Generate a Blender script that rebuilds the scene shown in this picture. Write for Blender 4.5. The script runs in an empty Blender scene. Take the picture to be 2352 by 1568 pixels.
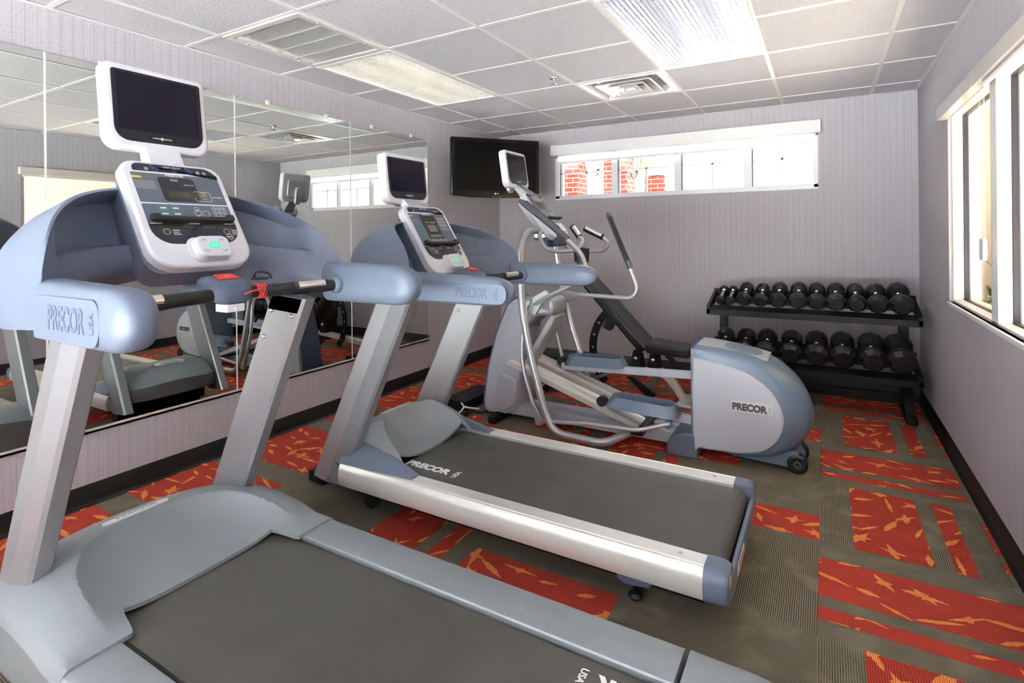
import bpy, math, random
from mathutils import Matrix, Vector
random.seed(7)
R = math.radians
sc = bpy.context.scene
col = sc.collection
PI = math.pi
# ------------------------------------------------------------------ camera, world, exposure
F_PX, HY, YAW, ROLL, CZ = 1240.4, 538.4, .5249, -.010, 1.277
cd = bpy.data.cameras.new('camera'); cam = bpy.data.objects.new('camera', cd); col.objects.link(cam)
cd.sensor_width = 36; cd.lens = F_PX / 2352 * 36; cd.shift_y = -(784 - HY) / 2352; cd.clip_start = .02; cd.clip_end = 200
rh = Vector((math.cos(YAW), math.sin(YAW), 0)); fw = Vector((-math.sin(YAW), math.cos(YAW), 0)); up = Vector((0, 0, 1))
cr, sr = math.cos(ROLL), math.sin(ROLL)
rx = rh * cr + up * sr; ux = up * cr - rh * sr
m = Matrix((rx, ux, -fw)).transposed().to_4x4(); m.translation = (0, 0, CZ)
cam.matrix_world = m; sc.camera = cam

w = bpy.data.worlds.new('world'); sc.world = w; w.use_nodes = True
bg = w.node_tree.nodes['Background']; bg.inputs[0].default_value = (.93, .97, 1, 1); bg.inputs[1].default_value = .7
sc.view_settings.view_transform = 'Standard'; sc.view_settings.look = 'None'
sc.view_settings.exposure = 1.88; sc.view_settings.gamma = 1; sc.view_settings.use_curve_mapping = False
sc.cycles.use_denoising = True
sc.cycles.max_bounces = 14; sc.cycles.diffuse_bounces = 9; sc.cycles.glossy_bounces = 6; sc.cycles.transparent_max_bounces = 12
sc.cycles.sample_clamp_indirect = 8
sc.cycles.caustics_reflective = False; sc.cycles.caustics_refractive = False

XL, XR, YB, YF, ZC = -3.06, .61, 5.02, -2.6, 2.33
TROFFERS = [(-2.733, 2.296, .61, 1.22), (-.903, 2.296, .61, 1.22), (-.903, -.754, .61, 1.22), (-2.733, -.754, .61, 1.22)]
LAMP = 9.0
def area(name, loc, rot, sx, sy, power, color=(1, 1, 1)):
    l = bpy.data.lights.new(name, 'AREA'); l.shape = 'RECTANGLE'; l.size = sx; l.size_y = sy; l.energy = power; l.color = color
    o = bpy.data.objects.new(name, l); o.location = loc; o.rotation_euler = rot; col.objects.link(o); o.visible_camera = True
    return o
# daylight entering by the two windows (portal-like area lights in the window openings' outdoor side)
for k, (x, y, sx, sy) in enumerate(TROFFERS):
    pass
sun = bpy.data.lights.new('sun', 'SUN'); sun.energy = 72; sun.angle = R(3); sun.color = (.87, .94, 1)
so = bpy.data.objects.new('sun', sun); so.rotation_euler = (R(32), 0, 0); col.objects.link(so)

# ------------------------------------------------------------------ materials
def newmat(name):
    m = bpy.data.materials.new(name); m.use_nodes = True
    return m, m.node_tree, m.node_tree.nodes, m.node_tree.links, m.node_tree.nodes['Principled BSDF']
def srgb(r, g, b):
    f = lambda c: (c / 255 / 12.92) if c / 255 <= .04045 else ((c / 255 + .055) / 1.055) ** 2.4
    return (f(r), f(g), f(b), 1)
def mat(name, c, rough=.5, metal=0, bump=0, bscale=300, var=0, vscale=8, spec=.5, coat=0, emit=0, stretch=None):
    m, nt, N, L, b = newmat(name)
    c = srgb(*c); b.inputs['Base Color'].default_value = c; b.inputs['Roughness'].default_value = rough
    b.inputs['Metallic'].default_value = metal; b.inputs['Specular IOR Level'].default_value = spec
    if coat: b.inputs['Coat Weight'].default_value = coat; b.inputs['Coat Roughness'].default_value = .1
    tc = N.new('ShaderNodeTexCoord')
    src = tc.outputs['Object']
    if stretch:
        mp = N.new('ShaderNodeMapping'); mp.inputs['Scale'].default_value = stretch; L.new(src, mp.inputs[0]); src = mp.outputs[0]
    if var:
        n = N.new('ShaderNodeTexNoise'); n.inputs['Scale'].default_value = vscale; n.inputs['Detail'].default_value = 3; L.new(src, n.inputs['Vector'])
        r = N.new('ShaderNodeValToRGB'); r.color_ramp.elements[0].position = .3; r.color_ramp.elements[1].position = .7
        r.color_ramp.elements[0].color = [x * (1 - var) for x in c[:3]] + [1]; r.color_ramp.elements[1].color = [min(1, x * (1 + var)) for x in c[:3]] + [1]
        L.new(n.outputs['Fac'], r.inputs[0]); L.new(r.outputs[0], b.inputs['Base Color'])
    if bump:
        n = N.new('ShaderNodeTexNoise'); n.inputs['Scale'].default_value = bscale; n.inputs['Detail'].default_value = 2; L.new(src, n.inputs['Vector'])
        bp = N.new('ShaderNodeBump'); bp.inputs['Strength'].default_value = bump; bp.inputs['Distance'].default_value = .002
        L.new(n.outputs['Fac'], bp.inputs['Height']); L.new(bp.outputs[0], b.inputs['Normal'])
    if emit: b.inputs['Emission Color'].default_value = c; b.inputs['Emission Strength'].default_value = emit
    return m
def math_(N, L, op, a, b=None, c=None):
    n = N.new('ShaderNodeMath'); n.operation = op
    for i, v in enumerate((a, b, c)):
        if v is None: continue
        if isinstance(v, (int, float)): n.inputs[i].default_value = v
        else: L.new(v, n.inputs[i])
    return n.outputs[0]
def mixc(N, L, f, a, b):
    n = N.new('ShaderNodeMix'); n.data_type = 'RGBA'
    for i, v in ((0, f), (6, a), (7, b)):
        if isinstance(v, (int, float)): n.inputs[i].default_value = v
        elif isinstance(v, tuple): n.inputs[i].default_value = v
        else: L.new(v, n.inputs[i])
    return n.outputs[2]
def wallpaper():
    m, nt, N, L, b = newmat('striped_wallpaper')
    g = N.new('ShaderNodeNewGeometry'); s = N.new('ShaderNodeSeparateXYZ'); L.new(g.outputs['Position'], s.inputs[0])
    c = math_(N, L, 'ADD', s.outputs[0], s.outputs[1])
    # fine vertical strie
    cb = N.new('ShaderNodeCombineXYZ'); L.new(math_(N, L, 'MULTIPLY', c, 150), cb.inputs[0]); L.new(math_(N, L, 'MULTIPLY', s.outputs[2], 1.2), cb.inputs[1])
    n = N.new('ShaderNodeTexNoise'); n.inputs['Scale'].default_value = 1; n.inputs['Detail'].default_value = 2; L.new(cb.outputs[0], n.inputs['Vector'])
    base = mixc(N, L, n.outputs['Fac'], srgb(167, 163, 169), srgb(191, 187, 193))
    # dark hair lines every 4.4 cm
    f = math_(N, L, 'FRACT', math_(N, L, 'MULTIPLY', c, 1 / .044))
    ln = math_(N, L, 'LESS_THAN', f, .055)
    base = mixc(N, L, math_(N, L, 'MULTIPLY', ln, .55), base, srgb(137, 132, 140))
    # little horizontal ticks
    v = N.new('ShaderNodeTexVoronoi'); v.feature = 'F1'; v.inputs['Scale'].default_value = 1; v.inputs['Randomness'].default_value = .8
    cb2 = N.new('ShaderNodeCombineXYZ'); L.new(math_(N, L, 'MULTIPLY', c, 36), cb2.inputs[0]); L.new(math_(N, L, 'MULTIPLY', s.outputs[2], 36), cb2.inputs[1])
    L.new(cb2.outputs[0], v.inputs['Vector'])
    sp = N.new('ShaderNodeSeparateXYZ'); vm = N.new('ShaderNodeVectorMath'); vm.operation = 'SUBTRACT'; L.new(cb2.outputs[0], vm.inputs[0]); L.new(v.outputs['Position'], vm.inputs[1]); L.new(vm.outputs[0], sp.inputs[0])
    tick = math_(N, L, 'MULTIPLY', math_(N, L, 'LESS_THAN', math_(N, L, 'ABSOLUTE', sp.outputs[0]), .14), math_(N, L, 'LESS_THAN', math_(N, L, 'ABSOLUTE', sp.outputs[1]), .045))
    base = mixc(N, L, math_(N, L, 'MULTIPLY', tick, .5), base, srgb(110, 104, 112))
    L.new(base, b.inputs['Base Color']); b.inputs['Roughness'].default_value = .75
    bp = N.new('ShaderNodeBump'); bp.inputs['Strength'].default_value = .15; bp.inputs['Distance'].default_value = .001
    L.new(n.outputs['Fac'], bp.inputs['Height']); L.new(bp.outputs[0], b.inputs['Normal'])
    return m
def carpet(name, ca, cb_, axis, rib=.0068, leafy=0, ribmix=1.0):
    m, nt, N, L, b = newmat(name)
    g = N.new('ShaderNodeNewGeometry'); s = N.new('ShaderNodeSeparateXYZ'); L.new(g.outputs['Position'], s.inputs[0])
    wob = N.new('ShaderNodeTexNoise'); wob.inputs['Scale'].default_value = 60; L.new(g.outputs['Position'], wob.inputs['Vector'])
    co = math_(N, L, 'ADD', s.outputs[axis], math_(N, L, 'MULTIPLY', wob.outputs['Fac'], .004))
    f = math_(N, L, 'FRACT', math_(N, L, 'MULTIPLY', co, 1 / rib))
    tri = math_(N, L, 'ABSOLUTE', math_(N, L, 'SUBTRACT', math_(N, L, 'MULTIPLY', f, 2), 1))
    st = N.new('ShaderNodeMapRange'); st.inputs[1].default_value = .3; st.inputs[2].default_value = .6; L.new(tri, st.inputs[0])
    n2 = N.new('ShaderNodeTexNoise'); n2.inputs['Scale'].default_value = 7; n2.inputs['Detail'].default_value = 5; L.new(g.outputs['Position'], n2.inputs['Vector'])
    fac = math_(N, L, 'MULTIPLY', st.outputs[0], ribmix)
    base = mixc(N, L, fac, srgb(*ca), srgb(*cb_))
    # faded patches where ribs close up
    mr = N.new('ShaderNodeMapRange'); mr.inputs[1].default_value = .52; mr.inputs[2].default_value = .66; mr.inputs[4].default_value = .6; L.new(n2.outputs['Fac'], mr.inputs[0])
    base = mixc(N, L, mr.outputs[0], base, srgb(*cb_))
    n3 = N.new('ShaderNodeTexNoise'); n3.inputs['Scale'].default_value = 420; L.new(g.outputs['Position'], n3.inputs['Vector'])
    sc_ = N.new('ShaderNodeMapRange'); sc_.inputs[1].default_value = .3; sc_.inputs[2].default_value = .7; sc_.inputs[3].default_value = .72; sc_.inputs[4].default_value = 1.2; L.new(n3.outputs['Fac'], sc_.inputs[0])
    mu = N.new('ShaderNodeMix'); mu.data_type = 'RGBA'; mu.blend_type = 'MULTIPLY'; mu.inputs[0].default_value = 1; L.new(base, mu.inputs[6]); L.new(sc_.outputs[0], mu.inputs[7])
    out = mu.outputs[2]
    if leafy:
        v = N.new('ShaderNodeTexVoronoi'); v.inputs['Scale'].default_value = 55; L.new(g.outputs['Position'], v.inputs['Vector'])
        dot = math_(N, L, 'LESS_THAN', v.outputs['Distance'], .09)
        out = mixc(N, L, math_(N, L, 'MULTIPLY', dot, .7), out, srgb(240, 150, 80))
    L.new(out, b.inputs['Base Color']); b.inputs['Roughness'].default_value = .95; b.inputs['Specular IOR Level'].default_value = .1
    bp = N.new('ShaderNodeBump'); bp.inputs['Strength'].default_value = .5; bp.inputs['Distance'].default_value = .002
    L.new(math_(N, L, 'ADD', tri, n3.outputs['Fac']), bp.inputs['Height']); L.new(bp.outputs[0], b.inputs['Normal'])
    return m
def ceil_mat():
    m, nt, N, L, b = newmat('acoustic_tile')
    g = N.new('ShaderNodeNewGeometry')
    n = N.new('ShaderNodeTexNoise'); n.inputs['Scale'].default_value = 75; n.inputs['Detail'].default_value = 4; n.inputs['Distortion'].default_value = .6; L.new(g.outputs['Position'], n.inputs['Vector'])
    base = mixc(N, L, n.outputs['Fac'], srgb(184, 183, 188), srgb(216, 215, 220))
    L.new(base, b.inputs['Base Color']); b.inputs['Roughness'].default_value = .9
    bp = N.new('ShaderNodeBump'); bp.inputs['Strength'].default_value = .7; bp.inputs['Distance'].default_value = .004
    L.new(n.outputs['Fac'], bp.inputs['Height']); L.new(bp.outputs[0], b.inputs['Normal'])
    return m
def belt_mat():
    m, nt, N, L, b = newmat('rubber_belt')
    g = N.new('ShaderNodeTexCoord')
    mp = N.new('ShaderNodeMapping'); mp.inputs['Scale'].default_value = (180, 420, 1); L.new(g.outputs['Object'], mp.inputs[0])
    ch = N.new('ShaderNodeTexVoronoi'); ch.inputs['Scale'].default_value = 1; ch.inputs['Randomness'].default_value = .15; L.new(mp.outputs[0], ch.inputs['Vector'])
    n = N.new('ShaderNodeTexNoise'); n.inputs['Scale'].default_value = 6; n.inputs['Detail'].default_value = 5; L.new(g.outputs['Object'], n.inputs['Vector'])
    base = mixc(N, L, n.outputs['Fac'], srgb(62, 61, 57), srgb(92, 90, 82))
    L.new(base, b.inputs['Base Color']); rr = N.new('ShaderNodeMapRange'); rr.inputs[1].default_value = .35; rr.inputs[2].default_value = .65; rr.inputs[3].default_value = .28; rr.inputs[4].default_value = .5; L.new(n.outputs['Fac'], rr.inputs[0]); L.new(rr.outputs[0], b.inputs['Roughness'])
    bp = N.new('ShaderNodeBump'); bp.inputs['Strength'].default_value = .5; bp.inputs['Distance'].default_value = .001
    L.new(ch.outputs['Distance'], bp.inputs['Height']); L.new(bp.outputs[0], b.inputs['Normal'])
    return m
def brick_mat():
    m, nt, N, L, b = newmat('red_brick')
    g = N.new('ShaderNodeNewGeometry'); s = N.new('ShaderNodeSeparateXYZ'); L.new(g.outputs['Position'], s.inputs[0])
    cb = N.new('ShaderNodeCombineXYZ'); L.new(math_(N, L, 'ADD', s.outputs[0], s.outputs[1]), cb.inputs[0]); L.new(s.outputs[2], cb.inputs[1])
    br = N.new('ShaderNodeTexBrick'); L.new(cb.outputs[0], br.inputs['Vector']); br.inputs['Scale'].default_value = 1
    br.inputs['Brick Width'].default_value = .22; br.inputs['Row Height'].default_value = .075; br.inputs['Mortar Size'].default_value = .006
    br.inputs['Color1'].default_value = srgb(158, 66, 54); br.inputs['Color2'].default_value = srgb(132, 50, 42); br.inputs['Mortar'].default_value = srgb(186, 176, 160)
    L.new(br.outputs['Color'], b.inputs['Base Color']); b.inputs['Roughness'].default_value = .9
    return m
def glass_mat():
    m, nt, N, L, b = newmat('window_glass')
    N.remove(b); o = N['Material Output']
    t = N.new('ShaderNodeBsdfTransparent'); g = N.new('ShaderNodeBsdfGlossy'); g.inputs['Roughness'].default_value = .01
    lw = N.new('ShaderNodeLayerWeight'); lw.inputs[0].default_value = .5; mx = N.new('ShaderNodeMixShader')
    L.new(math_(N, L, 'ADD', .03, math_(N, L, 'MULTIPLY', .8, math_(N, L, 'POWER', lw.outputs['Facing'], 5))), mx.inputs[0]); L.new(t.outputs[0], mx.inputs[1]); L.new(g.outputs[0], mx.inputs[2]); L.new(mx.outputs[0], o.inputs[0])
    return m
def shade_mat():
    m, nt, N, L, b = newmat('translucent_roller_shade')
    b.inputs['Base Color'].default_value = srgb(236, 236, 234); b.inputs['Roughness'].default_value = .8
    o = N['Material Output']; t = N.new('ShaderNodeBsdfTransparent'); mx = N.new('ShaderNodeMixShader'); tl = N.new('ShaderNodeBsdfTranslucent')
    mx2 = N.new('ShaderNodeMixShader'); mx2.inputs[0].default_value = .5; L.new(b.outputs[0], mx2.inputs[1]); L.new(tl.outputs[0], mx2.inputs[2])
    mx.inputs[0].default_value = .72; L.new(t.outputs[0], mx.inputs[1]); L.new(mx2.outputs[0], mx.inputs[2]); L.new(mx.outputs[0], o.inputs[0])
    return m
def mirror_mat():
    m, nt, N, L, b = newmat('mirror_silver')
    b.inputs['Base Color'].default_value = (.80, .84, .80, 1); b.inputs['Metallic'].default_value = 1; b.inputs['Roughness'].default_value = .0
    return m
def emit_mat(name, c, s):
    m, nt, N, L, b = newmat(name)
    b.inputs['Base Color'].default_value = srgb(*c); b.inputs['Emission Color'].default_value = srgb(*c); b.inputs['Emission Strength'].default_value = s
    return m

M = dict(
    wall=wallpaper(), ceil=ceil_mat(), belt=belt_mat(), brick=brick_mat(), glass=glass_mat(), shade=shade_mat(), mirror=mirror_mat(),
    gx=carpet('carpet_grey_ribs_across', (82, 76, 66), (138, 130, 110), 1), gy=carpet('carpet_grey_ribs_along', (78, 72, 63), (142, 133, 112), 0),
    rx=carpet('carpet_red_across', (170, 56, 50), (198, 76, 60), 1, leafy=1), ry=carpet('carpet_red_along', (154, 50, 44), (200, 76, 58), 0, leafy=1),
    leafx=carpet('carpet_orange_leaf_across', (212, 104, 54), (250, 168, 92), 1, .006), leafy=carpet('carpet_orange_leaf_along', (212, 104, 54), (250, 168, 92), 0, .006),
    base=mat('black_vinyl_base', (14, 13, 14), .45), grid=mat('ceiling_grid_white', (222, 220, 218), .45, 0),
    plastic=mat('blue_grey_plastic', (108, 120, 139), .38, 0, .25, 700, .03, 3), plastic_dk=mat('slate_plastic', (92, 105, 128), .4, 0, .2, 700),
    silverplastic=mat('silver_grey_plastic', (146, 153, 156), .42, .25, .12, 700, .03, 3),
    coverlight=mat('light_silver_plastic', (172, 176, 180), .36, .3),
    upright=mat('silver_powder_coat', (160, 162, 166), .38, .55, .1, 900), alu=mat('satin_aluminium', (228, 225, 218), .3, .35),
    alubright=mat('polished_aluminium', (235, 233, 228), .2, .9), white=mat('white_console_plastic', (222, 223, 229), .35), keypad=mat('pale_grey_keypad', (214, 216, 220), .4),
    screen=mat('black_screen_glass', (22, 18, 34), .1, spec=.25), bezel=mat('black_bezel', (34, 36, 42), .35, spec=.3), tvblack=mat('piano_black', (6, 6, 7), .1, spec=.35), tvscreen=mat('tv_screen', (4, 4, 5), .3, spec=.15),
    panel=mat('slate_overlay', (96, 107, 118), .35), panelblack=mat('black_overlay', (42, 42, 50), .3), lcd=mat('lcd_green_grey', (128, 132, 112), .25), lcddark=mat('lcd_unlit', (70, 72, 58), .25),
    ink=mat('white_print', (238, 238, 240), .5), green=mat('green_key', (40, 200, 150), .35, emit=.25), greenink=mat('green_print', (60, 180, 150), .5), yellow=mat('yellow_label', (220, 200, 70), .5),
    blueink=mat('blue_print', (70, 130, 210), .5), orangeink=mat('orange_print', (230, 140, 70), .5),
    red=mat('red_stop_button', (214, 62, 58), .35), cordred=mat('red_safety_cord', (232, 78, 70), .45), rubber=mat('black_rubber', (34, 34, 36), .45), rubber2=mat('matte_black_rubber', (30, 30, 35), .36, bump=.1, bscale=250),
    blackpaint=mat('black_painted_steel', (16, 16, 18), .5, spec=.3), chrome=mat('chrome', (225, 225, 228), .12, 1), steel=mat('steel_fastener', (190, 190, 192), .25, 1),
    tube=mat('silver_tube_paint', (182, 185, 188), .34, .5), vinyl=mat('black_vinyl_upholstery', (34, 33, 34), .36, bump=.2, bscale=500), drumwhite=mat('pale_lilac_plastic', (188, 191, 201), .42), drumblue=mat('steel_blue_plastic', (106, 121, 140), .35, .15),
    badge=mat('silver_badge', (206, 206, 208), .3, .5), badgeink=mat('dark_badge_letters', (66, 64, 66), .4), greyink=mat('grey_badge_letters', (150, 150, 152), .4),
    lamp=emit_mat('lit_diffuser', (255, 250, 244), 1.6), louver=mat('white_louver', (196, 190, 178), .3, .2), louvsilver=mat('silver_louver', (186, 184, 186), .22, .6),
    whitepaint=mat('white_paint', (226, 226, 226), .4), vinylwhite=mat('white_window_vinyl', (228, 229, 234), .35), gasket=mat('dark_gasket', (48, 46, 56), .35), valance=mat('glossy_cream_valance', (214, 208, 200), .18),
    cream=mat('cream_stucco', (216, 200, 170), .85), creamw=mat('cream_wall', (222, 211, 190), .8), leaf=mat('plant_leaf', (36, 92, 48), .4), pot=mat('brown_pot', (96, 66, 44), .6), pave=mat('pale_paving', (190, 188, 182), .9),
    gripgrey=mat('grey_grip_rubber', (98, 102, 110), .4), lobbyfloor=mat('tan_lobby_tile', (112, 100, 84), .7), diff=mat('ceiling_white_metal', (224, 222, 220), .3, .2), dark=mat('dark_void', (20, 20, 20), .8), chain=mat('white_bead_chain', (235, 235, 232), .4), clear=mat('clear_plastic_clip', (222, 228, 224), .15), bronze=mat('lantern_black_metal', (50, 52, 56), .4),
    wirewhite=mat('white_cable', (235, 235, 235), .5), wireblack=mat('black_cable', (20, 20, 20), .5), pinkgrey=mat('taupe_metal', (176, 166, 164), .35, .5),
)

# ------------------------------------------------------------------ mesh builder
class MB:
    def __init__(s): s.v = []; s.f = []; s.mi = []; s.cur = 0
    def add(s, vs, fs):
        o = len(s.v); s.v += [tuple(v) for v in vs]; s.f += [tuple(i + o for i in f) for f in fs]; s.mi += [s.cur] * len(fs)
        return s
    def box(s, x0, x1, y0, y1, z0, z1):
        return s.add([(x, y, z) for x in (x0, x1) for y in (y0, y1) for z in (z0, z1)], [(0, 1, 3, 2), (4, 6, 7, 5), (0, 4, 5, 1), (2, 3, 7, 6), (0, 2, 6, 4), (1, 5, 7, 3)])
    def quad(s, a, b, c, d): return s.add([a, b, c, d], [(0, 1, 2, 3)])
    def loft(s, secs, closed=True, caps=True, loop=False):
        n = len(secs[0]); vs = [p for sec in secs for p in sec]; fs = []
        m_ = len(secs); k = m_ if loop else m_ - 1
        for i in range(k):
            i2 = (i + 1) % m_
            for j in range(n if closed else n - 1):
                j2 = (j + 1) % n; fs.append((i * n + j, i * n + j2, i2 * n + j2, i2 * n + j))
        if caps and closed and not loop: fs += [tuple(range(n))[::-1], tuple(range((m_ - 1) * n, m_ * n))]
        return s.add(vs, fs)
    def tube(s, pts, r, n=16, caps=True, fillet=0, squash=1):
        pts = [Vector(p) for p in pts]
        if fillet: pts = fil(pts, fillet)
        rs = r if isinstance(r, (list, tuple)) else [r] * len(pts)
        t0 = (pts[1] - pts[0]).normalized(); nrm = t0.orthogonal().normalized(); secs = []
        for i, p in enumerate(pts):
            t = (pts[min(i + 1, len(pts) - 1)] - pts[max(i - 1, 0)]).normalized()
            nrm = (nrm - t * nrm.dot(t)).normalized(); bn = t.cross(nrm)
            secs.append([p + (nrm * math.cos(a) + bn * math.sin(a) * squash) * rs[i] for a in [2 * PI * k / n for k in range(n)]])
        return s.loft(secs, True, caps)
    def lathe(s, prof, o, ax, n=24):
        ax = Vector(ax).normalized(); a = ax.orthogonal().normalized(); b = ax.cross(a); o = Vector(o)
        secs = [[o + ax * h + (a * math.cos(t) + b * math.sin(t)) * max(r, 1e-4) for t in [2 * PI * k / n for k in range(n)]] for h, r in prof]
        return s.loft(secs)
    def plate(s, outl, th, fr, z0=0):
        """extrude a 2-D outline by th along the frame's normal"""
        a = [fr @ Vector((u, v, z0)) for u, v in outl]; b = [fr @ Vector((u, v, z0 + th)) for u, v in outl]
        return s.loft([a, b])
    def obj(s, name, mt, parent=None, smooth=35, bevel=0, seg=2, wn=False):
        me = bpy.data.meshes.new(name); ov = ORG.get(parent.name, (0, 0, 0)) if parent else (0, 0, 0)
        me.from_pydata([(v[0] - ov[0], v[1] - ov[1], v[2] - ov[2]) for v in s.v], [], s.f)
        for x in (mt if isinstance(mt, (list, tuple)) else [mt]): me.materials.append(M[x] if isinstance(x, str) else x)
        for p, i in zip(me.polygons, s.mi): p.material_index = i
        import bmesh
        bm = bmesh.new(); bm.from_mesh(me); bmesh.ops.recalc_face_normals(bm, faces=bm.faces); bm.to_mesh(me); bm.free()
        if smooth:
            for p in me.polygons: p.use_smooth = True
            me.set_sharp_from_angle(angle=R(smooth))
        o = bpy.data.objects.new(name, me); col.objects.link(o)
        if parent: o.parent = parent; ORG[o.name] = ov
        if bevel:
            b = o.modifiers.new('bevel', 'BEVEL'); b.width = bevel; b.segments = seg; b.limit_method = 'ANGLE'; b.angle_limit = R(40)
        return o
ORG = {}
def fil(pts, r, n=6):
    out = [pts[0]]
    for i in range(1, len(pts) - 1):
        p, a, b = pts[i], pts[i - 1], pts[i + 1]
        d1 = (a - p); d2 = (b - p); k = min(r, d1.length * .48, d2.length * .48)
        s, e = p + d1.normalized() * k, p + d2.normalized() * k
        for j in range(n + 1):
            t = j / n; out.append(s * (1 - t) ** 2 + p * 2 * t * (1 - t) + e * t * t)
    out.append(pts[-1]); return out
def thing(name, loc, label, cat, group=None):
    o = bpy.data.objects.new(name, None); o.empty_display_size = .05; o.location = loc; col.objects.link(o); ORG[o.name] = tuple(loc)
    o['label'] = label; o['category'] = cat
    if group: o['group'] = group
    return o
def tag(o, label, cat, group=None):
    o['label'] = label; o['category'] = cat
    if group: o['group'] = group
    return o
def struct(o): o['kind'] = 'structure'; return o
def frame(o, x, y):
    x = Vector(x).normalized(); y = Vector(y); z = x.cross(y).normalized(); y = z.cross(x)
    m_ = Matrix((x, y, z)).transposed().to_4x4(); m_.translation = o; return m_
def rrect(x0, x1, y0, y1, r, n=6):
    rs = r if isinstance(r, (list, tuple)) else [r] * 4   # bl, br, tr, tl
    out = []
    for (cx, cy, a0, rr) in ((x0 + rs[0], y0 + rs[0], PI, rs[0]), (x1 - rs[1], y0 + rs[1], 1.5 * PI, rs[1]), (x1 - rs[2], y1 - rs[2], 0, rs[2]), (x0 + rs[3], y1 - rs[3], .5 * PI, rs[3])):
        for k in range(n + 1):
            a = a0 + k / n * PI / 2; out.append((cx + rr * math.cos(a), cy + rr * math.sin(a)))
    return out
def ring(mb, fr, cx, cy, r, wd, n=20, sx=1, sy=1, th=.0006):
    o_ = []
    for rr in (r, r - wd):
        o_.append([fr @ Vector((cx + rr * sx * math.cos(2 * PI * k / n), cy + rr * sy * math.sin(2 * PI * k / n), th)) for k in range(n)])
    mb.loft(o_, True, False)
def rring(mb, fr, x0, x1, y0, y1, r, wd, th=.0006):
    a = rrect(x0, x1, y0, y1, r, 4); b = rrect(x0 + wd, x1 - wd, y0 + wd, y1 - wd, max(r - wd, .0003), 4)
    mb.loft([[fr @ Vector((u, v, th)) for u, v in a], [fr @ Vector((u, v, th)) for u, v in b]], True, False)
def text(name, s, fr, size, mt, parent, bold=0, sx=1, extrude=.0004, z=0, align='CENTER', shear=0):
    cu = bpy.data.curves.new(name, 'FONT'); cu.body = s; cu.size = size; cu.extrude = extrude; cu.offset = bold; cu.align_x = align; cu.align_y = 'CENTER'; cu.shear = shear
    cu.resolution_u = 3
    t = bpy.data.objects.new('tmp', cu); col.objects.link(t)
    dg = bpy.context.evaluated_depsgraph_get(); me = bpy.data.meshes.new_from_object(t.evaluated_get(dg))
    bpy.data.objects.remove(t); bpy.data.curves.remove(cu)
    me.materials.clear(); me.materials.append(M[mt])
    ov = Vector(ORG.get(parent.name, (0, 0, 0))) if parent else Vector()
    for v in me.vertices:
        p = fr @ Vector((v.co.x * sx, v.co.y, v.co.z + z)); v.co = p - ov
    me.name = name
    o = bpy.data.objects.new(name, me); col.objects.link(o)
    if parent: o.parent = parent; ORG[o.name] = tuple(ov)
    return o
def lerp(a, b, t): return a + (b - a) * t
def sstep(a, b, x):
    t = max(0, min(1, (x - a) / (b - a))); return t * t * (3 - 2 * t)

exec_parts = []
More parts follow.
